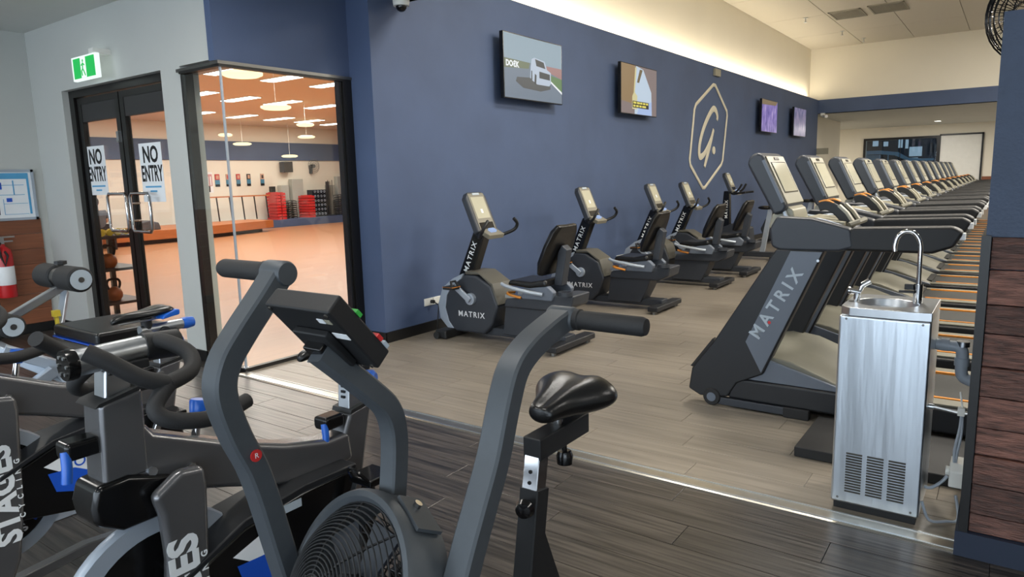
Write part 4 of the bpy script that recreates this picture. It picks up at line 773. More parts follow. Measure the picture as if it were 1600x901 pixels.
RB = recumbent((5.15, 3.1, 0), 'recumbent bike nearest the studio window, its whole dark flywheel cover showing')
dup(RB, (7.2, 3.1, 0), 'second recumbent bike from the studio window, beside the outlet'); dup(RB, (9.08, 3.1, 0), 'third recumbent bike from the studio window'); dup(RB, (10.3, 3.1, 0), 'fourth recumbent bike, last before the upright bikes')
def upright(loc, label):
    t = thing('upright_bike', label, 'exercise bike', loc, 0, 'upright bikes by the wall')
    MB().box(-0.28, 0.28, -0.06, 0.06, 0.0, 0.08).build('rear_foot', 'charcoal_dark', t, 0.01); MB().box(-0.28, 0.28, 1.0, 1.12, 0.0, 0.08).build('front_foot', 'matte_black', t, 0.01); MB().box(-0.06, 0.06, 0.0, 1.05, 0.04, 0.13).build('beam', 'charcoal', t, 0.01)
    MB().prism([(.45, .55), (.42, .30), (.55, .08), (1.0, .08), (1.1, .3), (1.0, .52), (.75, .62)], -0.13, 0.13, 'yz').build('shroud', 'charcoal', t, 0.02)
    ms = MB().prism([(1.0, .45), (.82, .5), (.84, 1.18), (.94, 1.18)], -0.05, 0.05, 'yz').build('mast', 'gloss_black', t, 0.01)
    text('MATRIX', 0.075, 'decal_white', (-0.052, .885, .86), (0, 0, 1), (0, 1, 0), ms, 'lettering', 0.0008, 0.001, 0, 1.25)
    bike_console(t, 0.86, 1.33, 0.36, 0.28)
    for s in (-1, 1):
        MB().tube(smooth([(s*0.04, .82, 1.16), (s*0.14, .74, 1.13), (s*0.22, .62, 1.15), (s*0.23, .50, 1.16)], 3), 0.018, 8).build('handlebar', 'matte_black', t); MB().tube(smooth([(s*0.10, .76, 1.14), (s*0.12, .66, 1.20), (s*0.12, .60, 1.30)], 3), 0.018, 8).build('horn_grip', 'matte_black', t)
        MB().box(min(s*0.18, s*0.3), max(s*0.18, s*0.3), .70+s*0.12-0.06, .70+s*0.12+0.06, .30, .33).box(s*0.17-0.01, s*0.17+0.01, .68, .72+s*0.12, .30, .34).cyl((s*0.12, .70, .33), (s*0.18, .70, .33), 0.04).build('pedal', 'matte_black', t)
    MB().prism([(.30, .10), (.22, .10), (.10, .86), (.17, .86)], -0.035, 0.035, 'yz').build('seat_post', 'silver_trim', t)
    MB().ball((0, .05, .90), 0.13, 0.12, 0.05).ball((0, .22, .89), 0.05, 0.13, 0.035).build('saddle', 'vinyl_black', t)
    return t
UB = upright((12.3, 3.25, 0), 'upright bike with horn handlebars beside the fourth recumbent bike'); dup(UB, (15.2, 3.25, 0), 'upright bike seen between the first two treadmill consoles')

# ------------------------------------------------------------------ drinking fountain
ft = thing('drinking_fountain', 'tall stainless steel drinking fountain beside the timber partition', 'drinking fountain', (3.2, 0.235, 0))
MB().box(0.02, 0.36, 0.012, 0.333, 0.0, 0.04).build('plinth', 'matte_black', ft)
MB().box(0.0, 0.38, 0.0, 0.345, 0.035, 0.885).build('cabinet', 'brushed_sheet', ft, 0.012, seg=3)
n = 24; rng = MB()
tp = MB(); cx, cy, rx, ry = 0.2, 0.19, 0.115, 0.125
ring_o = []; ring_i = []
for k in range(n):
    a = 2*PI*k/n; c_, s_ = math.cos(a), math.sin(a); q = max(abs(c_)/0.19 if c_ > 0 else abs(c_)/0.2, abs(s_)/(0.155 if s_ > 0 else 0.19)); ring_o.append((cx+c_/q*0.999, cy+s_/q*0.999)); ring_i.append((cx+rx*c_, cy+ry*s_))
vs = [(x, y, 0.885) for x, y in ring_o]+[(x, y, 0.92) for x, y in ring_o]+[(x, y, 0.918) for x, y in ring_i]+[(cx+(x-cx)*0.85, cy+(y-cy)*0.85, 0.86) for x, y in ring_i]+[(cx+(x-cx)*0.3, cy+(y-cy)*0.3, 0.84) for x, y in ring_i]
fs = [(r*n+k, r*n+(k+1) % n, (r+1)*n+(k+1) % n, (r+1)*n+k) for r in range(4) for k in range(n)]+[tuple(4*n+k for k in range(n))]
MB().add(vs, fs).build('basin_top', 'steel', ft, 0.004)
for c in range(3):
    for r in range(15): MB().prism([(-0.0005, 0), (-0.006, 0.004), (-0.0005, 0.0085)], 0.058+c*0.083, 0.122+c*0.083, 'xz').build('louvre', 'steel_dark', ft).location = (0, 0, 0.09+r*0.0125)
for y in (0.03, 0.315):
    for z in (0.06, 0.87): MB().cyl((-0.004, y, z), (0.0, y, z), 0.005, 8).build('screw', 'steel_dark', ft)
tap = MB().cyl((0.25, 0.078, 0.915), (0.25, 0.078, 1.0), 0.018, 16).tube(smooth([(0.25, 0.078, 0.99), (0.25, 0.079, 1.10), (0.25, 0.083, 1.18), (0.25, 0.108, 1.222), (0.25, 0.14, 1.228), (0.25, 0.168, 1.205), (0.25, 0.178, 1.165), (0.25, 0.178, 1.14)], 5), 0.0095, 12).build('gooseneck_tap', 'chrome', ft)
MB().box(0.225, 0.245, 0.09, 0.15, 0.962, 0.972).box(0.235, 0.25, 0.095, 0.13, 0.975, 1.0).build('tap_lever', 'matte_black', tap, 0.002)
bu = MB().cyl((0.2, 0.31, 0.915), (0.2, 0.31, 0.955), 0.014, 14).cyl((0.2, 0.335, 0.96), (0.2, 0.295, 0.955), 0.014, 12).tube([(0.2, 0.305, 0.95), (0.2, 0.29, 0.985), (0.2, 0.275, 1.0)], 0.009, 10).cyl((0.19, 0.29, 0.99), (0.2, 0.262, 1.01), 0.014, 12).build('bubbler', 'chrome', ft)
MB().cyl((0.2, 0.337, 0.96), (0.2, 0.345, 0.96), 0.018, 12).build('bubbler_button', 'chrome', ft)
pp = thing('waste_pipe', 'pale grey plastic waste pipe with an elbow behind the fountain', 'pipe', (3.47, 0.235, 0.74))
MB().tube(smooth([(0, 0.0, 0), (0, -0.05, -0.003), (0, -0.085, -0.006), (0, -0.10, -0.03), (0, -0.10, -0.10), (0, -0.11, -0.135), (0, -0.145, -0.15)], 4), 0.024, 14).build('pipe', 'pvc_grey', pp)
MB().cyl((0, -0.02, 0), (0, -0.05, 0), 0.028, 14).build('collar', 'pvc_grey', pp); MB().cyl((0, -0.10, -0.05), (0, -0.10, -0.085), 0.028, 14).build('collar', 'pvc_grey', pp); MB().cyl((0, -0.10, 0.0), (0, -0.10, 0.022), 0.025, 14).build('cap', 'steel', pp)
pb = thing('power_box', 'white plug box on the partition side beside the fountain', 'power box', (3.35, 0.098, 0.17))
MB().prism([(-0.06, 0.0), (0.06, 0.0), (0.06, 0.10), (-0.03, 0.10), (-0.06, 0.07)], -0.008, 0.045, 'xz').build('case', 'white_plastic', pb, 0.006); MB().cyl((0.0, 0.045, 0.05), (0.0, 0.06, 0.05), 0.02, 12).build('plug', 'white_plastic', pb)
tag(MB().tube(smooth([(3.34, 0.15, 0.20), (3.33, 0.17, 0.17), (3.32, 0.205, 0.14), (3.32, 0.23, 0.14)], 4), 0.007, 8).build('mains_cable', 'pvc_grey'), 'grey mains cable between the fountain and the plug box', 'cable')
tag(MB().tube(smooth([(3.33, 0.128, 0.255), (3.32, 0.13, 0.33), (3.33, 0.118, 0.42), (3.34, 0.115, 0.5), (3.33, 0.112, 0.40), (3.325, 0.12, 0.32), (3.335, 0.125, 0.25)], 4), 0.006, 8).build('looped_cable', 'pvc_grey'), 'looped grey cable hanging above the plug box', 'cable')
tag(MB().tube(smooth([(3.25, 0.23, 0.10), (3.26, 0.20, 0.02), (3.30, 0.14, 0.012), (3.33, 0.10, 0.02), (3.34, 0.115, 0.12)], 4), 0.006, 8).build('floor_cable', 'pvc_grey'), 'thin grey cable drooping to the floor behind the fountain', 'cable')
wv = thing('water_valve', 'small steel water valve with braided hose beside the fountain', 'valve', (3.32, 0.235, 0.50)); MB().cyl((0, 0, 0), (0, -0.02, 0), 0.012, 10).tube([(0, -0.02, 0), (0, -0.06, -0.005), (0, -0.10, -0.01), (0, -0.145, -0.01)], 0.008, 8).build('hose', 'steel', wv); MB().box(-0.012, 0.012, -0.13, -0.105, -0.02, 0.015).obox((0, -0.115, 0.045), (0.004, 0, 0), (0, 0.006, 0.035), (0, 0.003, -0.001)).build('tap_handle', 'white_plastic', wv)
# ------------------------------------------------------------------ spin bikes (world-aligned, front towards -x, origin on floor)
def arc(cx, cz, r, a0, a1, n): return [(cx+r*math.cos(R(a0+(a1-a0)*k/n)), cz+r*math.sin(R(a0+(a1-a0)*k/n))) for k in range(n+1)]
def spin_bike(loc, label):
    t = thing('spin_bike', label, 'spin bike', loc, 0, 'spin bikes in the front row')
    # base
    for x, nm in ((-0.36, 'front_foot'), (0.46, 'rear_foot')):
        MB().box(x-0.035, x+0.035, -0.27, 0.27, 0.02, 0.08).build(nm, 'frame_grey', t, 0.012)
        for s in (-1, 1): MB().cyl((x, s*0.24, 0), (x, s*0.24, 0.03), 0.028, 10).build('levelling_pad', 'rubber', t)
    MB().rtube([(-0.36, 0, 0.06), (0.0, 0, 0.10), (0.46, 0, 0.06)], 0.05, 0.04).build('base_rail', 'frame_grey', t)
    # main frame: curved top tube, head tube, seat tube
    fr = MB().prism([(-0.41, .80), (-0.40, .90), (-0.305, .93), (-0.28, .895), (-0.05, .79), (.10, .735), (.25, .70), (.34, .70), (.35, .60), (.22, .585), (.05, .62), (-0.10, .675), (-0.24, .72), (-0.33, .74)], -0.045, 0.045, 'xz').build('main_frame', 'frame_grey', t, 0.018, seg=3)
    for x, z in ((-0.30, .80), (-0.20, .775)): MB().cyl((x, -0.052, z), (x, -0.044, z), 0.012, 8).build('frame_bolt', 'steel', fr)
    MB().prism([(-0.414, .80), (-0.402, 1.0), (-0.30, 1.02), (-0.305, .80)], -0.048, 0.048, 'xz').build('head_tube', 'frame_grey', t, 0.012, seg=3)
    MB().prism([(-0.415, .995), (-0.405, 1.004), (-0.295, 1.028), (-0.295, 1.018)], -0.051, 0.051, 'xz').build('head_collar', 'matte_black', t)
    MB().prism([(-0.385, .98), (-0.375, 1.075), (-0.315, 1.075), (-0.32, .98)], -0.03, 0.03, 'xz').build('bar_post', 'steel', t, 0.006)
    MB().prism([(-0.37, 1.06), (-0.37, 1.085), (-0.27, 1.085), (-0.27, 1.06)], -0.035, 0.035, 'xz').build('slide_clamp', 'matte_black', t, 0.005)
    sl = MB().cyl((-0.435, 0, 1.10), (-0.235, 0, 1.105), 0.032, 20).build('slide_tube', 'steel', t)
    MB().lathe([(0, -0.012), (0.036, -0.012), (0.038, 0), (0.036, 0.012), (0, 0.012)], (-0.438, 0, 1.10), (1, 0, 0), 18).build('end_cap', 'gloss_black', sl)
    for k in range(6): a = k*PI/3; MB().cyl((-0.454, 0.022*math.cos(a), 1.10+0.022*math.sin(a)), (-0.449, 0.022*math.cos(a), 1.10+0.022*math.sin(a)), 0.0045, 6).build('cap_screw', 'steel', sl)
    MB().cyl((-0.27, 0, 1.105), (-0.18, 0, 1.10), 0.036, 16).build('bar_clamp', 'matte_black', t)
    # handlebar: two horns, a drop loop
    hb = []
    for s in (1, -1):
        hb += [[(-0.24, 0, 1.105), (-0.235, -0.04*s, 1.12), (-0.205, -0.10*s, 1.09), (-0.235, -0.155*s, 1.06), (-0.31, -0.185*s, 1.05)],
               [(-0.30, -0.184*s, 1.048), (-0.36, -0.175*s, 1.075), (-0.42, -0.15*s, 1.125), (-0.452, -0.13*s, 1.15)],
               [(-0.305, -0.183*s, 1.05), (-0.35, -0.20*s, 1.01), (-0.338, -0.22*s, .98), (-0.28, -0.235*s, .962), (-0.21, -0.225*s, .952), (-0.12, -0.20*s, .96)]]
    for p in hb: MB().tube(smooth(p, 5), 0.0195, 12).build('handlebar', 'rubber', t)
    # adjustment levers
    for x, z, s in ((-0.43, .90, 1), (0.30, .74, 1)):
        c = MB().box(x-0.05, x+0.03, -0.035, 0.03, z-0.02, z+0.025).build('lever_clamp', 'gloss_black', t, 0.012)
        MB().tube([(x-0.045, -0.02, z+0.005), (x-0.05, -0.03, z-0.03), (x-0.055, -0.032, z-0.065)], 0.0115, 10).build('lever', 'plastic_blue', c)
    # resistance knob
    kn = MB().cyl((-0.165, 0, .795), (-0.145, 0, .885), 0.011, 12).build('resistance_rod', 'chrome', t); MB().lathe([(0.017, 0), (0.021, 0.01), (0.024, 0.045), (0.021, 0.05), (0, 0.05)], (-0.145, 0, .885), (0.2, 0, 1), 16).build('resistance_knob', 'plastic_blue', kn)
    # brake housing
    MB().prism([(-0.445, .715), (-0.45, .76), (-0.435, .81), (-0.36, .815), (-0.25, .775), (-0.24, .70), (-0.29, .68), (-0.385, .68)], -0.06, 0.06, 'xz').build('brake_housing', 'gloss_black', t, 0.015, seg=3)
    # fork blades with lettering
    for s in (-1, 1):
        a, b = sorted((s*0.105, s*0.068))
        fk = MB().prism([(-0.332, 0.755), (-0.258, 0.8), (-0.193, 0.79), (-0.188, 0.74), (-0.198, 0.6), (-0.208, 0.4), (-0.243, 0.2), (-0.293, 0.08), (-0.383, 0.05), (-0.447, 0.06), (-0.377, 0.2), (-0.332, 0.4), (-0.312, 0.58), (-0.317, 0.7)], a, b, 'xz').build('fork_blade', 'frame_grey', t, 0.018, seg=3)
        if s < 0:
            text('STAGES', 0.105, 'decal_white', (-0.27, -0.1062, .45), (0, 0, 1), (-1, 0, 0), fk, 'lettering', 0.0006, 0.004, 0.0, 1.0)
            text('CYCLING', 0.024, 'decal_white', (-0.222, -0.1062, .46), (0.02, 0, 1), (-1, 0, 0), fk, 'lettering', 0.0006, 0.0006, 0.0, 2.6)
    # flywheel
    F_ = (-0.29, 0, .42)
    fwh = MB().lathe([(0.205, -0.02), (0.25, -0.02), (0.255, -0.01), (0.255, 0.01), (0.25, 0.02), (0.205, 0.02)], F_, (0, 1, 0), 48, closed=True).build('flywheel_rim', 'silver_trim', t)
    MB().lathe([(0.0, -0.014), (0.206, -0.014), (0.206, 0.014), (0, 0.014)], F_, (0, 1, 0), 40).build('flywheel_disc', 'gloss_black', fwh)
    for k, (wd, a0) in enumerate((('STAGES', 62), ('STAGES', 182), ('STAGES', 302))):
        for i, ch in enumerate(wd):
            an = R(a0-i*8.2); rr = 0.17; p = (F_[0]+rr*math.cos(an), -0.0148, F_[2]+rr*math.sin(an)); text(ch, 0.042, 'decal_white', p, (math.sin(an), 0, -math.cos(an)), (math.cos(an), 0, math.sin(an)), fwh, 'lettering', 0.0005, 0.001)
        for j, m in enumerate(('decal_blue', 'decal_white')):
            an = R(a0+14+j*5); MB().obox((F_[0]+0.17*math.cos(an), -0.0148, F_[2]+0.17*math.sin(an)), (0.017*math.cos(an), 0, 0.017*math.sin(an)), (0, 0.0005, 0), (-0.005*math.sin(an), 0, 0.005*math.cos(an))).build('rim_mark', m, fwh)
    MB().cyl((F_[0], -0.075, F_[2]), (F_[0], 0.075, F_[2]), 0.022, 14).build('axle', 'steel', t)
    # drive guard, cranks and pedals
    C_ = (0.217, .44)
    dg = MB().prism([(-0.32, .35), (-0.28, .50), (-0.10, .575), (.10, .60), (.30, .60), (.385, .52), (.40, .42), (.34, .32), (.20, .275), (.0, .29)], -0.10, -0.05, 'xz').build('drive_guard', 'gloss_black', t, 0.014, seg=3)
    MB().prism([(-0.14, .505), (.02, .555), (.0, .51), (.01, .46), (.04, .425), (-0.06, .45)], -0.1015, -0.10, 'xz').build('decal', 'decal_white', dg); MB().prism([(-0.13, .475), (-0.04, .47), (.05, .42), (.02, .385), (-0.05, .38), (-0.11, .40)], -0.1022, -0.1014, 'xz').build('decal', 'decal_blue', dg)
    MB().lathe([(0.014, 0), (0.02, 0), (0.02, 0.0007), (0.014, 0.0007)], (-0.02, -0.1016, .49), (0, -1, 0), 16, closed=True).build('decal', 'decal_blue', dg)
    MB().box(.02, .09, -0.1015, -0.10, .56, .585).build('decal', 'decal_grey', dg)
    MB().lathe([(0.05, 0), (0.072, 0), (0.072, 0.004), (0.05, 0.004)], (C_[0], -0.10, C_[1]), (0, -1, 0), 24, closed=True).build('crank_ring', 'plastic_blue', dg); MB().cyl((C_[0], -0.10, C_[1]), (C_[0], -0.125, C_[1]), 0.034, 18).build('crank_hub', 'steel', dg)
    MB().prism([(-0.28, .52), (-0.10, .60), (.10, .625), (.30, .62), (.30, .60), (.10, .60), (-0.10, .575), (-0.28, .50)], -0.11, 0.05, 'xz').build('guard_top', 'charcoal_dark', t, 0.006)
    for s in (-1, 1):
        d = Vector((0.07, 0, 0.16))*(-s); p = Vector((C_[0]+d.x, s*0.14, C_[1]+d.z))
        MB().rtube([(C_[0], s*0.13, C_[1]), p], 0.02, 0.026).build('crank_arm', 'chrome', t)
        pd = MB().box(p.x-0.05, p.x+0.05, min(p.y, p.y+s*0.10), max(p.y, p.y+s*0.10), p.z-0.012, p.z+0.012).build('pedal', 'gloss_black', t, 0.005)
        MB().tube(smooth([(p.x-0.05, p.y+s*0.02, p.z+0.01), (p.x-0.08, p.y+s*0.04, p.z+0.05), (p.x-0.08, p.y+s*0.07, p.z+0.05), (p.x-0.05, p.y+s*0.09, p.z+0.01)], 3), 0.006, 6).build('toe_cage', 'gloss_black', pd)
    # seat tube, post, slider, saddle
    MB().prism([(.27, .60), (.345, .76), (.445, .775), (.42, .68), (.39, .55), (.46, .10), (.40, .08), (.31, .45)], -0.042, 0.042, 'xz').build('seat_tube', 'frame_grey', t, 0.014, seg=3)
    MB().prism([(.342, .755), (.347, .768), (.447, .784), (.447, .772)], -0.046, 0.046, 'xz').build('seat_collar', 'matte_black', t)
    sp = MB().prism([(.352, .76), (.362, .895), (.43, .895), (.432, .77)], -0.028, 0.028, 'xz').build('seat_post', 'steel', t, 0.005)
    for k in range(5): MB().box(.351+0.0012*k, .3545+0.0012*k, -0.008, 0.008, .80+k*0.018, .808+k*0.018).build('height_mark', 'print_black', sp)
    ss = MB().cyl((.30, 0, .915), (.48, 0, .915), 0.022, 18).build('seat_slide', 'steel', t); MB().lathe([(0.024, 0), (0.026, 0.02), (0.022, 0.05), (0.0, 0.055)], (.48, 0, .915), (1, 0, 0), 14).build('slide_knob', 'plastic_blue', ss)
    MB().box(.36, .45, -0.033, 0.033, .88, .90).cyl((.39, -0.04, .90), (.39, 0.04, .90), 0.022).build('slide_clamp', 'matte_black', t, 0.004)
    k2 = MB().lathe([(0.018, 0), (0.03, 0.012), (0.03, 0.045), (0.02, 0.055), (0, 0.055)], (.40, -0.035, .86), (0.5, -1, 0), 14).build('slide_lever', 'plastic_blue', t)
    MB().cyl((.33, 0, .91), (.33, 0, .965), 0.022, 12).build('saddle_clamp', 'matte_black', t); MB().tube([(.21, -0.02, .96), (.43, -0.022, .96)], 0.004, 6).tube([(.21, 0.02, .96), (.43, 0.022, .96)], 0.004, 6).build('saddle_rails', 'steel', t)
    sd = MB(); prof = [(x_+0.09, w_, z_-0.066, h_) for x_, w_, z_, h_ in [(0.10, 0.012, 1.033, 0.012), (0.115, 0.02, 1.04, 0.02), (0.15, 0.024, 1.046, 0.022), (0.20, 0.034, 1.046, 0.022), (0.25, 0.058, 1.05, 0.022), (0.29, 0.074, 1.057, 0.024), (0.325, 0.070, 1.059, 0.022), (0.345, 0.045, 1.054, 0.016)]]; m_ = 12
    for x, w_, z, h in prof:
        for j in range(m_): a = 2*PI*j/m_; sd.v.append((x, w_*math.cos(a), z+h*math.sin(a)*(1 if math.sin(a) > 0 else 0.8)-0.008*max(0, 1-abs(math.cos(a))*2)*(math.sin(a) > 0)))
    for i in range(len(prof)-1):
        for j in range(m_): sd.f.append((i*m_+j, i*m_+(j+1) % m_, (i+1)*m_+(j+1) % m_, (i+1)*m_+j))
    sd.f += [tuple(range(m_)), tuple((len(prof)-1)*m_+j for j in range(m_-1, -1, -1))]
    so = sd.build('saddle', 'vinyl_black', t, sub=1)
    MB().prism([(.36, .960), (.437, .970), (.439, .992), (.42, .994), (.37, .978)], -0.0765, 0.0765, 'xz').build('saddle_side', 'plastic_blue', so, 0.006)
    return t
SB = spin_bike((1.1, 1.75, 0), 'grey spin bike directly behind the fan bike, steel bar slide in front')
dup(SB, (1.075, 2.9, 0), 'grey spin bike farther left with its blue-tailed saddle in view')

# ------------------------------------------------------------------ fan bike (origin on floor, front towards -x)
ab = thing('air_bike', 'charcoal fan bike in the foreground with two upright push arms and round wire fan', 'air bike', (1.2, 1.05, 0))
def LB(x, y, z): return (x-1.2, y-1.05, z)
def arm(pts, y, side):
    s = 1 if side == 'L' else -1
    a = MB().rtube(smooth([LB(x, y, z) for x, z in pts], 5), 0.05, 0.058, upv=(0, 1, 0), c=0.22).build('push_arm', 'arm_grey', ab)
    x, z = pts[0]
    MB().lathe([(0, -0.034), (0.024, -0.034), (0.0275, -0.028), (0.0275, 0.030), (0.024, 0.034), (0, 0.034)], LB(x, y, z), (0, 1, 0), 22).build('grip_socket', 'arm_grey', a)
    e = MB().lathe([(0.0215, 0.0), (0.0215, 0.165), (0.018, 0.175), (0.0, 0.178)], LB(x, y+s*0.033, z), (0, s, 0), 20).build('hand_grip', 'rubber', a)
    MB().lathe([(0.024, 0), (0.0245, 0.003), (0.0245, 0.012), (0.022, 0.014)], LB(x, y+s*0.034, z), (0, s, 0), 20).build('grip_ring', 'rubber', a)
    return a
al = arm([(.906, 1.312), (.862, 1.262), (.80, 1.195), (.762, 1.145), (.748, 1.085), (.772, .99), (.812, .885), (.858, .68), (.93, .36)], 1.275, 'L')
ar = arm([(1.337, 1.18), (1.27, 1.165), (1.19, 1.14), (1.135, 1.105), (1.10, 1.04), (1.06, .94), (1.01, .85), (.96, .76), (.88, .60), (.80, .42)], .825, 'R')
MB().cyl(LB(.795, 1.244, .945), LB(.795, 1.2445-0.004, .945), 0.013, 16).build('badge', 'red', al); text('R', 0.016, 'decal_white', LB(.795, 1.2398, .945), (1, 0, 0), (0, 0, 1), al, 'lettering', 0.0003)
mat('green_plastic', (60, 170, 70), 0.4)
# console and mast
mst = MB().rtube(smooth([LB(.985, 1.05, .80), LB(1.0, 1.05, .90), LB(1.003, 1.05, .975), LB(.985, 1.05, 1.03), LB(.94, 1.055, 1.08), LB(.88, 1.065, 1.14), LB(.842, 1.075, 1.178)], 5), 0.046, 0.046, upv=(0, 1, 0)).build('console_mast', 'arm_grey', ab)
cn = Vector((.75, 0, .66)).normalized(); cd = Vector((.66, 0, -.75)).normalized(); cc = Vector(LB(.856, 1.083, 1.2035))
cb = MB().obox(cc+cn*0.022, cd*0.088, (0, 0.095, 0), cn*0.022).build('console', 'matte_black', ab, 0.005)
MB().obox(cc-cn*0.008+cd*0.02, cd*0.05, (0, 0.05, 0), cn*0.008).build('console_mount', 'matte_black', cb, 0.004)
MB().obox(cc-cn*0.02+cd*0.03, cd*0.035, (0, 0.026, 0), cn*0.014).build('mast_bracket', 'gloss_black', cb, 0.004)
MB().obox(cc+cn*0.045, cd*0.06, (0, 0.075, 0), cn*0.001).build('screen', 'screen_off', cb)
for (u, v, su, sv, m) in ((-0.058, -0.052, .006, .009, 'decal_white'), (-0.058, -0.072, .006, .008, 'beige_plastic'), (-0.015, -0.072, .008, .02, 'decal_white')): MB().obox(cc-cn*0.0005+cd*u+Vector((0, v, 0)), cd*su, (0, sv, 0), cn*0.0007).build('sticker', m, cb)
for u in (-0.078, 0.078):
    for v in (-0.083, 0.083): MB().cyl(cc+cd*u+Vector((0, v, 0)), cc+cd*u+Vector((0, v, 0))-cn*0.003, 0.0045, 8).build('screw', 'steel_dark', cb)
for v, m in ((-0.03, 'green_plastic'), (0.045, 'red'), (0.068, 'decal_grey')): MB().obox(cc+cn*0.046+cd*(v)+Vector((0, -0.088, 0)), cd*0.008, (0, 0.009, 0), cn*0.004).build('button', m, cb)
# fan drum
fa = Vector((math.cos(R(168))*math.cos(R(27)), math.sin(R(168))*math.cos(R(27)), math.sin(R(27)))); fc = Vector(LB(.862, 1.05, .662)); fr_ = 0.212
dm = MB().lathe([(fr_-0.028, 0.018), (fr_-0.018, 0.028), (fr_-0.006, 0.026), (fr_, 0.014), (fr_, -0.075), (fr_-0.02, -0.09), (fr_-0.03, -0.085), (fr_-0.024, -0.07), (fr_-0.024, 0.005)], fc, fa, 56, closed=True).build('fan_shroud', 'arm_grey', ab)
U = fa.orthogonal().normalized(); V_ = fa.cross(U)
def fp(r, a, h): return fc+fa*h+(U*math.cos(a)+V_*math.sin(a))*r
g = MB()
for i in range(19):
    q = i/18; r = 0.034+(fr_-0.064)*q; h = 0.018+0.085*(1-q**2.2); g.tube([fp(r, 2*PI*k/44, h) for k in range(44)], 0.0019, 5, closed=True)
for k in range(8):
    a = 2*PI*k/8+0.25; g.tube([fp(0.03, a, 0.103), fp(0.09, a, 0.09), fp(0.14, a, 0.055), fp(fr_-0.03, a, 0.016)], 0.003, 5)
g.build('front_guard', 'matte_black', ab)
MB().lathe([(0, 0.112), (0.02, 0.110), (0.034, 0.102), (0.034, 0.09), (0, 0.088)], fc, fa, 18).build('guard_hub', 'steel_dark', ab)
for k in range(6):
    a = 2*PI*k/6+0.1; d = (U*math.cos(a)+V_*math.sin(a)); e = fa.cross(d); c = fc-fa*0.02
    vs = [c+d*0.04-e*0.02, c+d*0.15-e*0.045, c+d*0.15+e*0.03+fa*0.02, c+d*0.04+e*0.015+fa*0.015]; n_ = fa*0.004
    MB().add([v-n_ for v in vs]+[v+n_ for v in vs], [(3, 2, 1, 0), (4, 5, 6, 7), (0, 1, 5, 4), (1, 2, 6, 5), (2, 3, 7, 6), (3, 0, 4, 7)]).build('fan_blade', 'charcoal', ab)
MB().cyl(fc-fa*0.06, fc+fa*0.03, 0.04, 18).build('fan_hub', 'matte_black', ab)
g = MB()
for i in range(6):
    q = i/5; r = 0.05+(fr_-0.075)*q; h = -0.085-0.075*(1-q**2.2); g.tube([fp(r, 2*PI*k/40, h) for k in range(40)], 0.002, 4, closed=True)
for s in (-1, 1):
    for k in range(36):
        a = 2*PI*k/36; g.tube([fp(0.05+(fr_-0.075)*q, a+s*q*0.5, -0.085-0.075*(1-q**2.2)) for q in (0, 0.25, 0.5, 0.75, 1.0)], 0.0018, 4)
g.build('rear_mesh', 'matte_black', ab)
tb = fp(fr_+0.003, 0, 0); topv = Vector((0, 0, 1)); tv_ = (topv-fa*topv.dot(fa)).normalized(); tp_ = fc+tv_*(fr_+0.003)
sd_ = fa.cross(tv_); sd_ = sd_ if sd_.y < 0 else -sd_; dd_ = (tv_*math.cos(0.38)+sd_*math.sin(0.38)); tt_ = fa.cross(dd_); pb_ = fc+dd_*(fr_+0.002)-fa*0.035
MB().obox(pb_, fa*0.032, tt_*0.05, dd_*0.004).build('mast_tab', 'arm_grey', ab); MB().cyl(pb_+tt_*0.02, pb_+tt_*0.02+dd_*0.014, 0.009, 10).build('bolt', 'chrome', ab)
# frame, seat post, seat
MB().rtube([LB(.62, 1.05, .38), LB(1.0, 1.05, .40), LB(1.5, 1.05, .24)], 0.07, 0.06).build('frame_beam', 'matte_black', ab)
MB().rtube([LB(.80, 1.05, .06), LB(.85, 1.05, .40)], 0.07, 0.06).rtube([LB(.60, .96, .42), LB(.78, .97, .66)], 0.05, 0.04).rtube([LB(.60, 1.14, .42), LB(.78, 1.13, .66)], 0.05, 0.04).build('fan_strut', 'matte_black', ab)
MB().cyl(LB(.90, .80, .40), LB(.90, 1.30, .40), 0.022, 14).build('arm_axle', 'steel_dark', ab)
for x in (.62, 1.72):
    MB().box(x-1.2-0.04, x-1.2+0.04, -0.29, 0.29, 0.0, 0.06).build('floor_foot', 'matte_black', ab, 0.008)
MB().box(-0.58, 0.52, -0.03, 0.03, 0.02, 0.07).build('floor_rail', 'matte_black', ab)
MB().rtube([LB(1.44, 1.05, .10), LB(1.535, 1.05, .632)], 0.062, 0.062, upv=(0, 1, 0), c=0.12).build('seat_tube', 'matte_black', ab)
MB().prism([(1.50-1.2, .10), (1.56-1.2, .50), (1.74-1.2, .07)], -0.012, 0.012, 'xz').build('gusset', 'matte_black', ab)
sp_ = MB().rtube([LB(1.525, 1.05, .60), LB(1.552, 1.05, .735)], 0.05, 0.05, upv=(0, 1, 0), c=0.1).build('seat_post', 'chrome', ab)
for z in (.655, .685): MB().cyl(LB(1.508+(z-.655)*0.2, 1.05, z), LB(1.511+(z-.655)*0.2, 1.05, z), 0.0055, 8).build('pin_hole', 'print_black', sp_)
MB().lathe([(0.006, 0), (0.008, 0.012), (0.022, 0.02), (0.028, 0.035), (0.022, 0.052), (0, 0.058)], LB(1.50, 1.045, .60), (-1, -0.25, 0.0), 18).build('pin_knob', 'gloss_black', ab)
MB().box(1.525-1.2, 1.80-1.2, -0.03, 0.03, .718, .782).build('seat_bar', 'matte_black', ab, 0.005)
MB().cyl(LB(1.70, 1.05, .65), LB(1.70, 1.05, .72), 0.008, 8).lathe([(0.012, 0), (0.024, 0.005), (0.026, 0.03), (0.02, 0.045), (0, 0.046)], LB(1.70, 1.05, .64), (0, 0, 1), 14).build('slide_knob', 'gloss_black', ab)
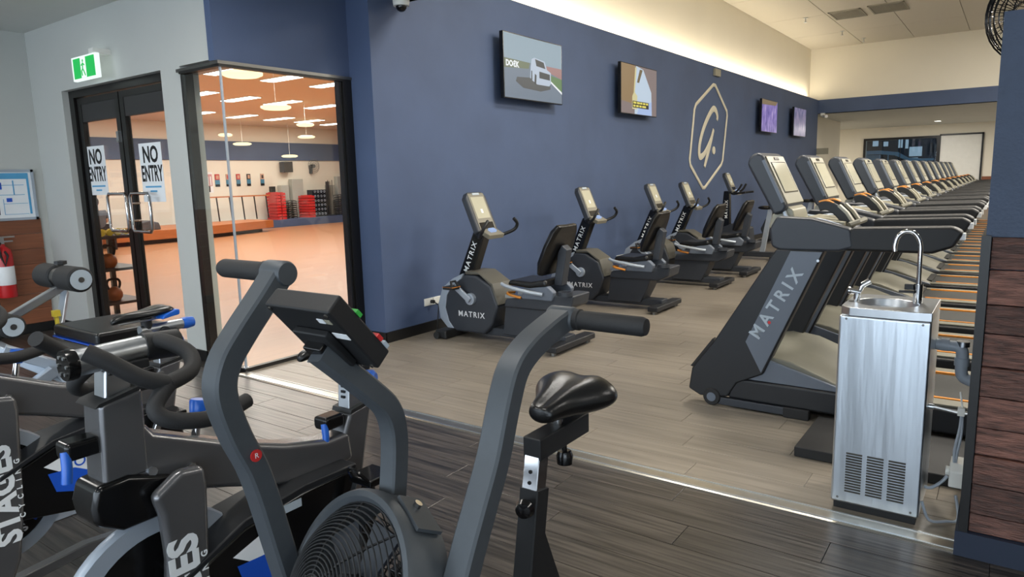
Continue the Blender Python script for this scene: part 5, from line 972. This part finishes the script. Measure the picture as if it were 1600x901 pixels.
MB().cyl(LB(1.66, 1.05, .78), LB(1.66, 1.05, .83), 0.018, 12).build('seat_clamp', 'chrome', ab)
sd = MB(); prof = [(1.56, 0.03, .837, 0.024), (1.575, 0.046, .838, 0.036), (1.615, 0.054, .842, 0.044), (1.66, 0.074, .845, 0.05), (1.71, 0.112, .848, 0.058), (1.755, 0.14, .851, 0.064), (1.80, 0.138, .852, 0.062), (1.83, 0.10, .848, 0.05)]; m_ = 16
for x, w_, z, h in prof:
    for j in range(m_):
        a = 2*PI*j/m_; gv = 0.02*max(0.0, 1-(abs(w_*math.cos(a))/0.035))*(math.sin(a) > 0)*(x > 1.56)
        sd.v.append(LB(x, 1.05+w_*math.cos(a), z+h*math.sin(a)*(1.0 if math.sin(a) > 0 else 0.85)-gv))
for i in range(len(prof)-1):
    for j in range(m_): sd.f.append((i*m_+j, i*m_+(j+1) % m_, (i+1)*m_+(j+1) % m_, (i+1)*m_+j))
sd.f += [tuple(range(m_)), tuple((len(prof)-1)*m_+j for j in range(m_-1, -1, -1))]
so = sd.build('saddle', 'vinyl_black', ab, sub=2)
for s in (-1, 1):
    MB().rtube([LB(1.12, 1.05+s*0.10, .36), LB(1.12+s*0.10, 1.05+s*0.11, .36+s*0.12)], 0.02, 0.03).build('crank_arm', 'matte_black', ab); MB().box(-0.08+s*0.10-0.05, -0.08+s*0.10+0.05, min(s*0.12, s*0.22), max(s*0.12, s*0.22), .36+s*0.12-0.015, .36+s*0.12+0.015).build('pedal', 'gloss_black', ab, 0.005)
MB().cyl(LB(1.12, .94, .36), LB(1.12, 1.16, .36), 0.02, 12).build('crank_axle', 'steel_dark', ab)

# ------------------------------------------------------------------ roller bench behind the spin bikes
bn = thing('roller_bench', 'grey framed abdominal bench with black foam rollers and blue-piped pad', 'bench', (1.42, 3.72, 0))
def BL(x, y, z): return (x-1.35, y-3.55, z)
for (c, r, y0, y1) in (((1.42, 1.065), 0.062, 3.50, 3.92), ((1.12, .885), 0.055, 3.52, 3.95)):
    mid = (y0+y1)/2
    for ya, yb in ((y0, mid-0.03), (mid+0.03, y1)):
        f = MB().lathe([(0, 0.0), (r-0.008, 0.0), (r, 0.008), (r, yb-ya-0.008), (r-0.008, yb-ya), (0, yb-ya)], BL(c[0], ya, c[1]), (0, 1, 0), 24).build('foam_roller', 'rubber', bn)
        MB().lathe([(0, 0), (r*0.8, 0), (r*0.8, 0.003), (0, 0.003)], BL(c[0], ya-0.003, c[1]), (0, 1, 0), 22).build('roller_cap', 'decal_grey', f)
        MB().cyl(BL(c[0], ya-0.006, c[1]), BL(c[0], ya, c[1]), 0.014, 10).build('cap_bolt', 'steel_dark', f)
    MB().cyl(BL(c[0], y0, c[1]), BL(c[0], y1, c[1]), 0.014, 10).lathe([(r-0.01, -0.028), (r-0.01, 0.028)], BL(c[0], mid, c[1]), (0, 1, 0), 18).build('roller_bar', 'steel_dark', bn)
MB().lathe([(0.01, 0), (0.03, 0.006), (0.03, 0.022), (0.0, 0.026)], BL(1.42, 3.71, 1.125), (0, 0, 1), 8).build('clamp_knob', 'matte_black', bn)
MB().rtube([BL(1.42, 3.71, 1.02), BL(1.10, 3.73, .86), BL(.95, 3.74, .62)], 0.04, 0.04).build('roller_arm', 'steel', bn)
pd = MB().box(1.30-1.35, 1.62-1.35, 3.12-3.55, 3.58-3.55, .80, .86).build('pad', 'vinyl_black', bn, 0.018, seg=3); MB().box(1.297-1.35, 1.623-1.35, 3.117-3.55, 3.583-3.55, .797, .803).build('pad_piping', 'decal_blue', pd)
MB().box(1.33-1.35, 1.59-1.35, 3.15-3.55, 3.55-3.55, .775, .80).build('pad_base', 'gloss_black', bn)
MB().rtube([BL(1.02, 3.60, .83), BL(1.12, 3.5, .74), BL(1.30, 3.35, .60), BL(1.40, 3.35, .05)], 0.06, 0.05).build('frame_tube', 'silver_trim', bn)
MB().rtube([BL(1.05, 3.45, .80), BL(1.22, 3.4, .70), BL(1.26, 3.36, .62)], 0.05, 0.05).rtube([BL(1.06, 3.38, .60), BL(1.20, 3.36, .68)], 0.05, 0.05).build('frame_brace', 'silver_trim', bn)
MB().rtube([BL(1.46, 3.35, .78), BL(1.44, 3.35, .05)], 0.06, 0.06).rtube([BL(.95, 3.74, .66), BL(.92, 3.70, .05)], 0.05, 0.05).build('upright_post', 'silver_trim', bn)
MB().box(.88-1.35, 1.50-1.35, 3.30-3.55, 3.40-3.55, 0, .06).box(.88-1.35, .96-1.35, 3.30-3.55, 3.80-3.55, 0, .06).box(1.40-1.35, 1.48-1.35, 3.1-3.55, 3.6-3.55, 0, .06).build('floor_frame', 'silver_trim', bn, 0.006)
MB().cyl(BL(1.33, 3.60, .83), BL(1.33, 3.60, .90), 0.01, 8).box(1.315-1.35, 1.345-1.35, 3.585-3.55, 3.615-3.55, .89, .92).build('pop_pin', 'yellow', bn)
MB().rtube([BL(1.32, 3.58, .80), BL(1.42, 3.7, .99)], 0.03, 0.03).build('roller_post', 'silver_trim', bn)
mt = tag(MB().box(-0.3, 0.72, 1.4, 2.35, 0.0, 0.012).build('floor_mat', mat('speckled_mat', (70, 68, 66), 0.8, var=0.6, scale=160, bump=0.4, bscale=160)), 'speckled grey rubber mat on the floor at bottom left', 'mat')
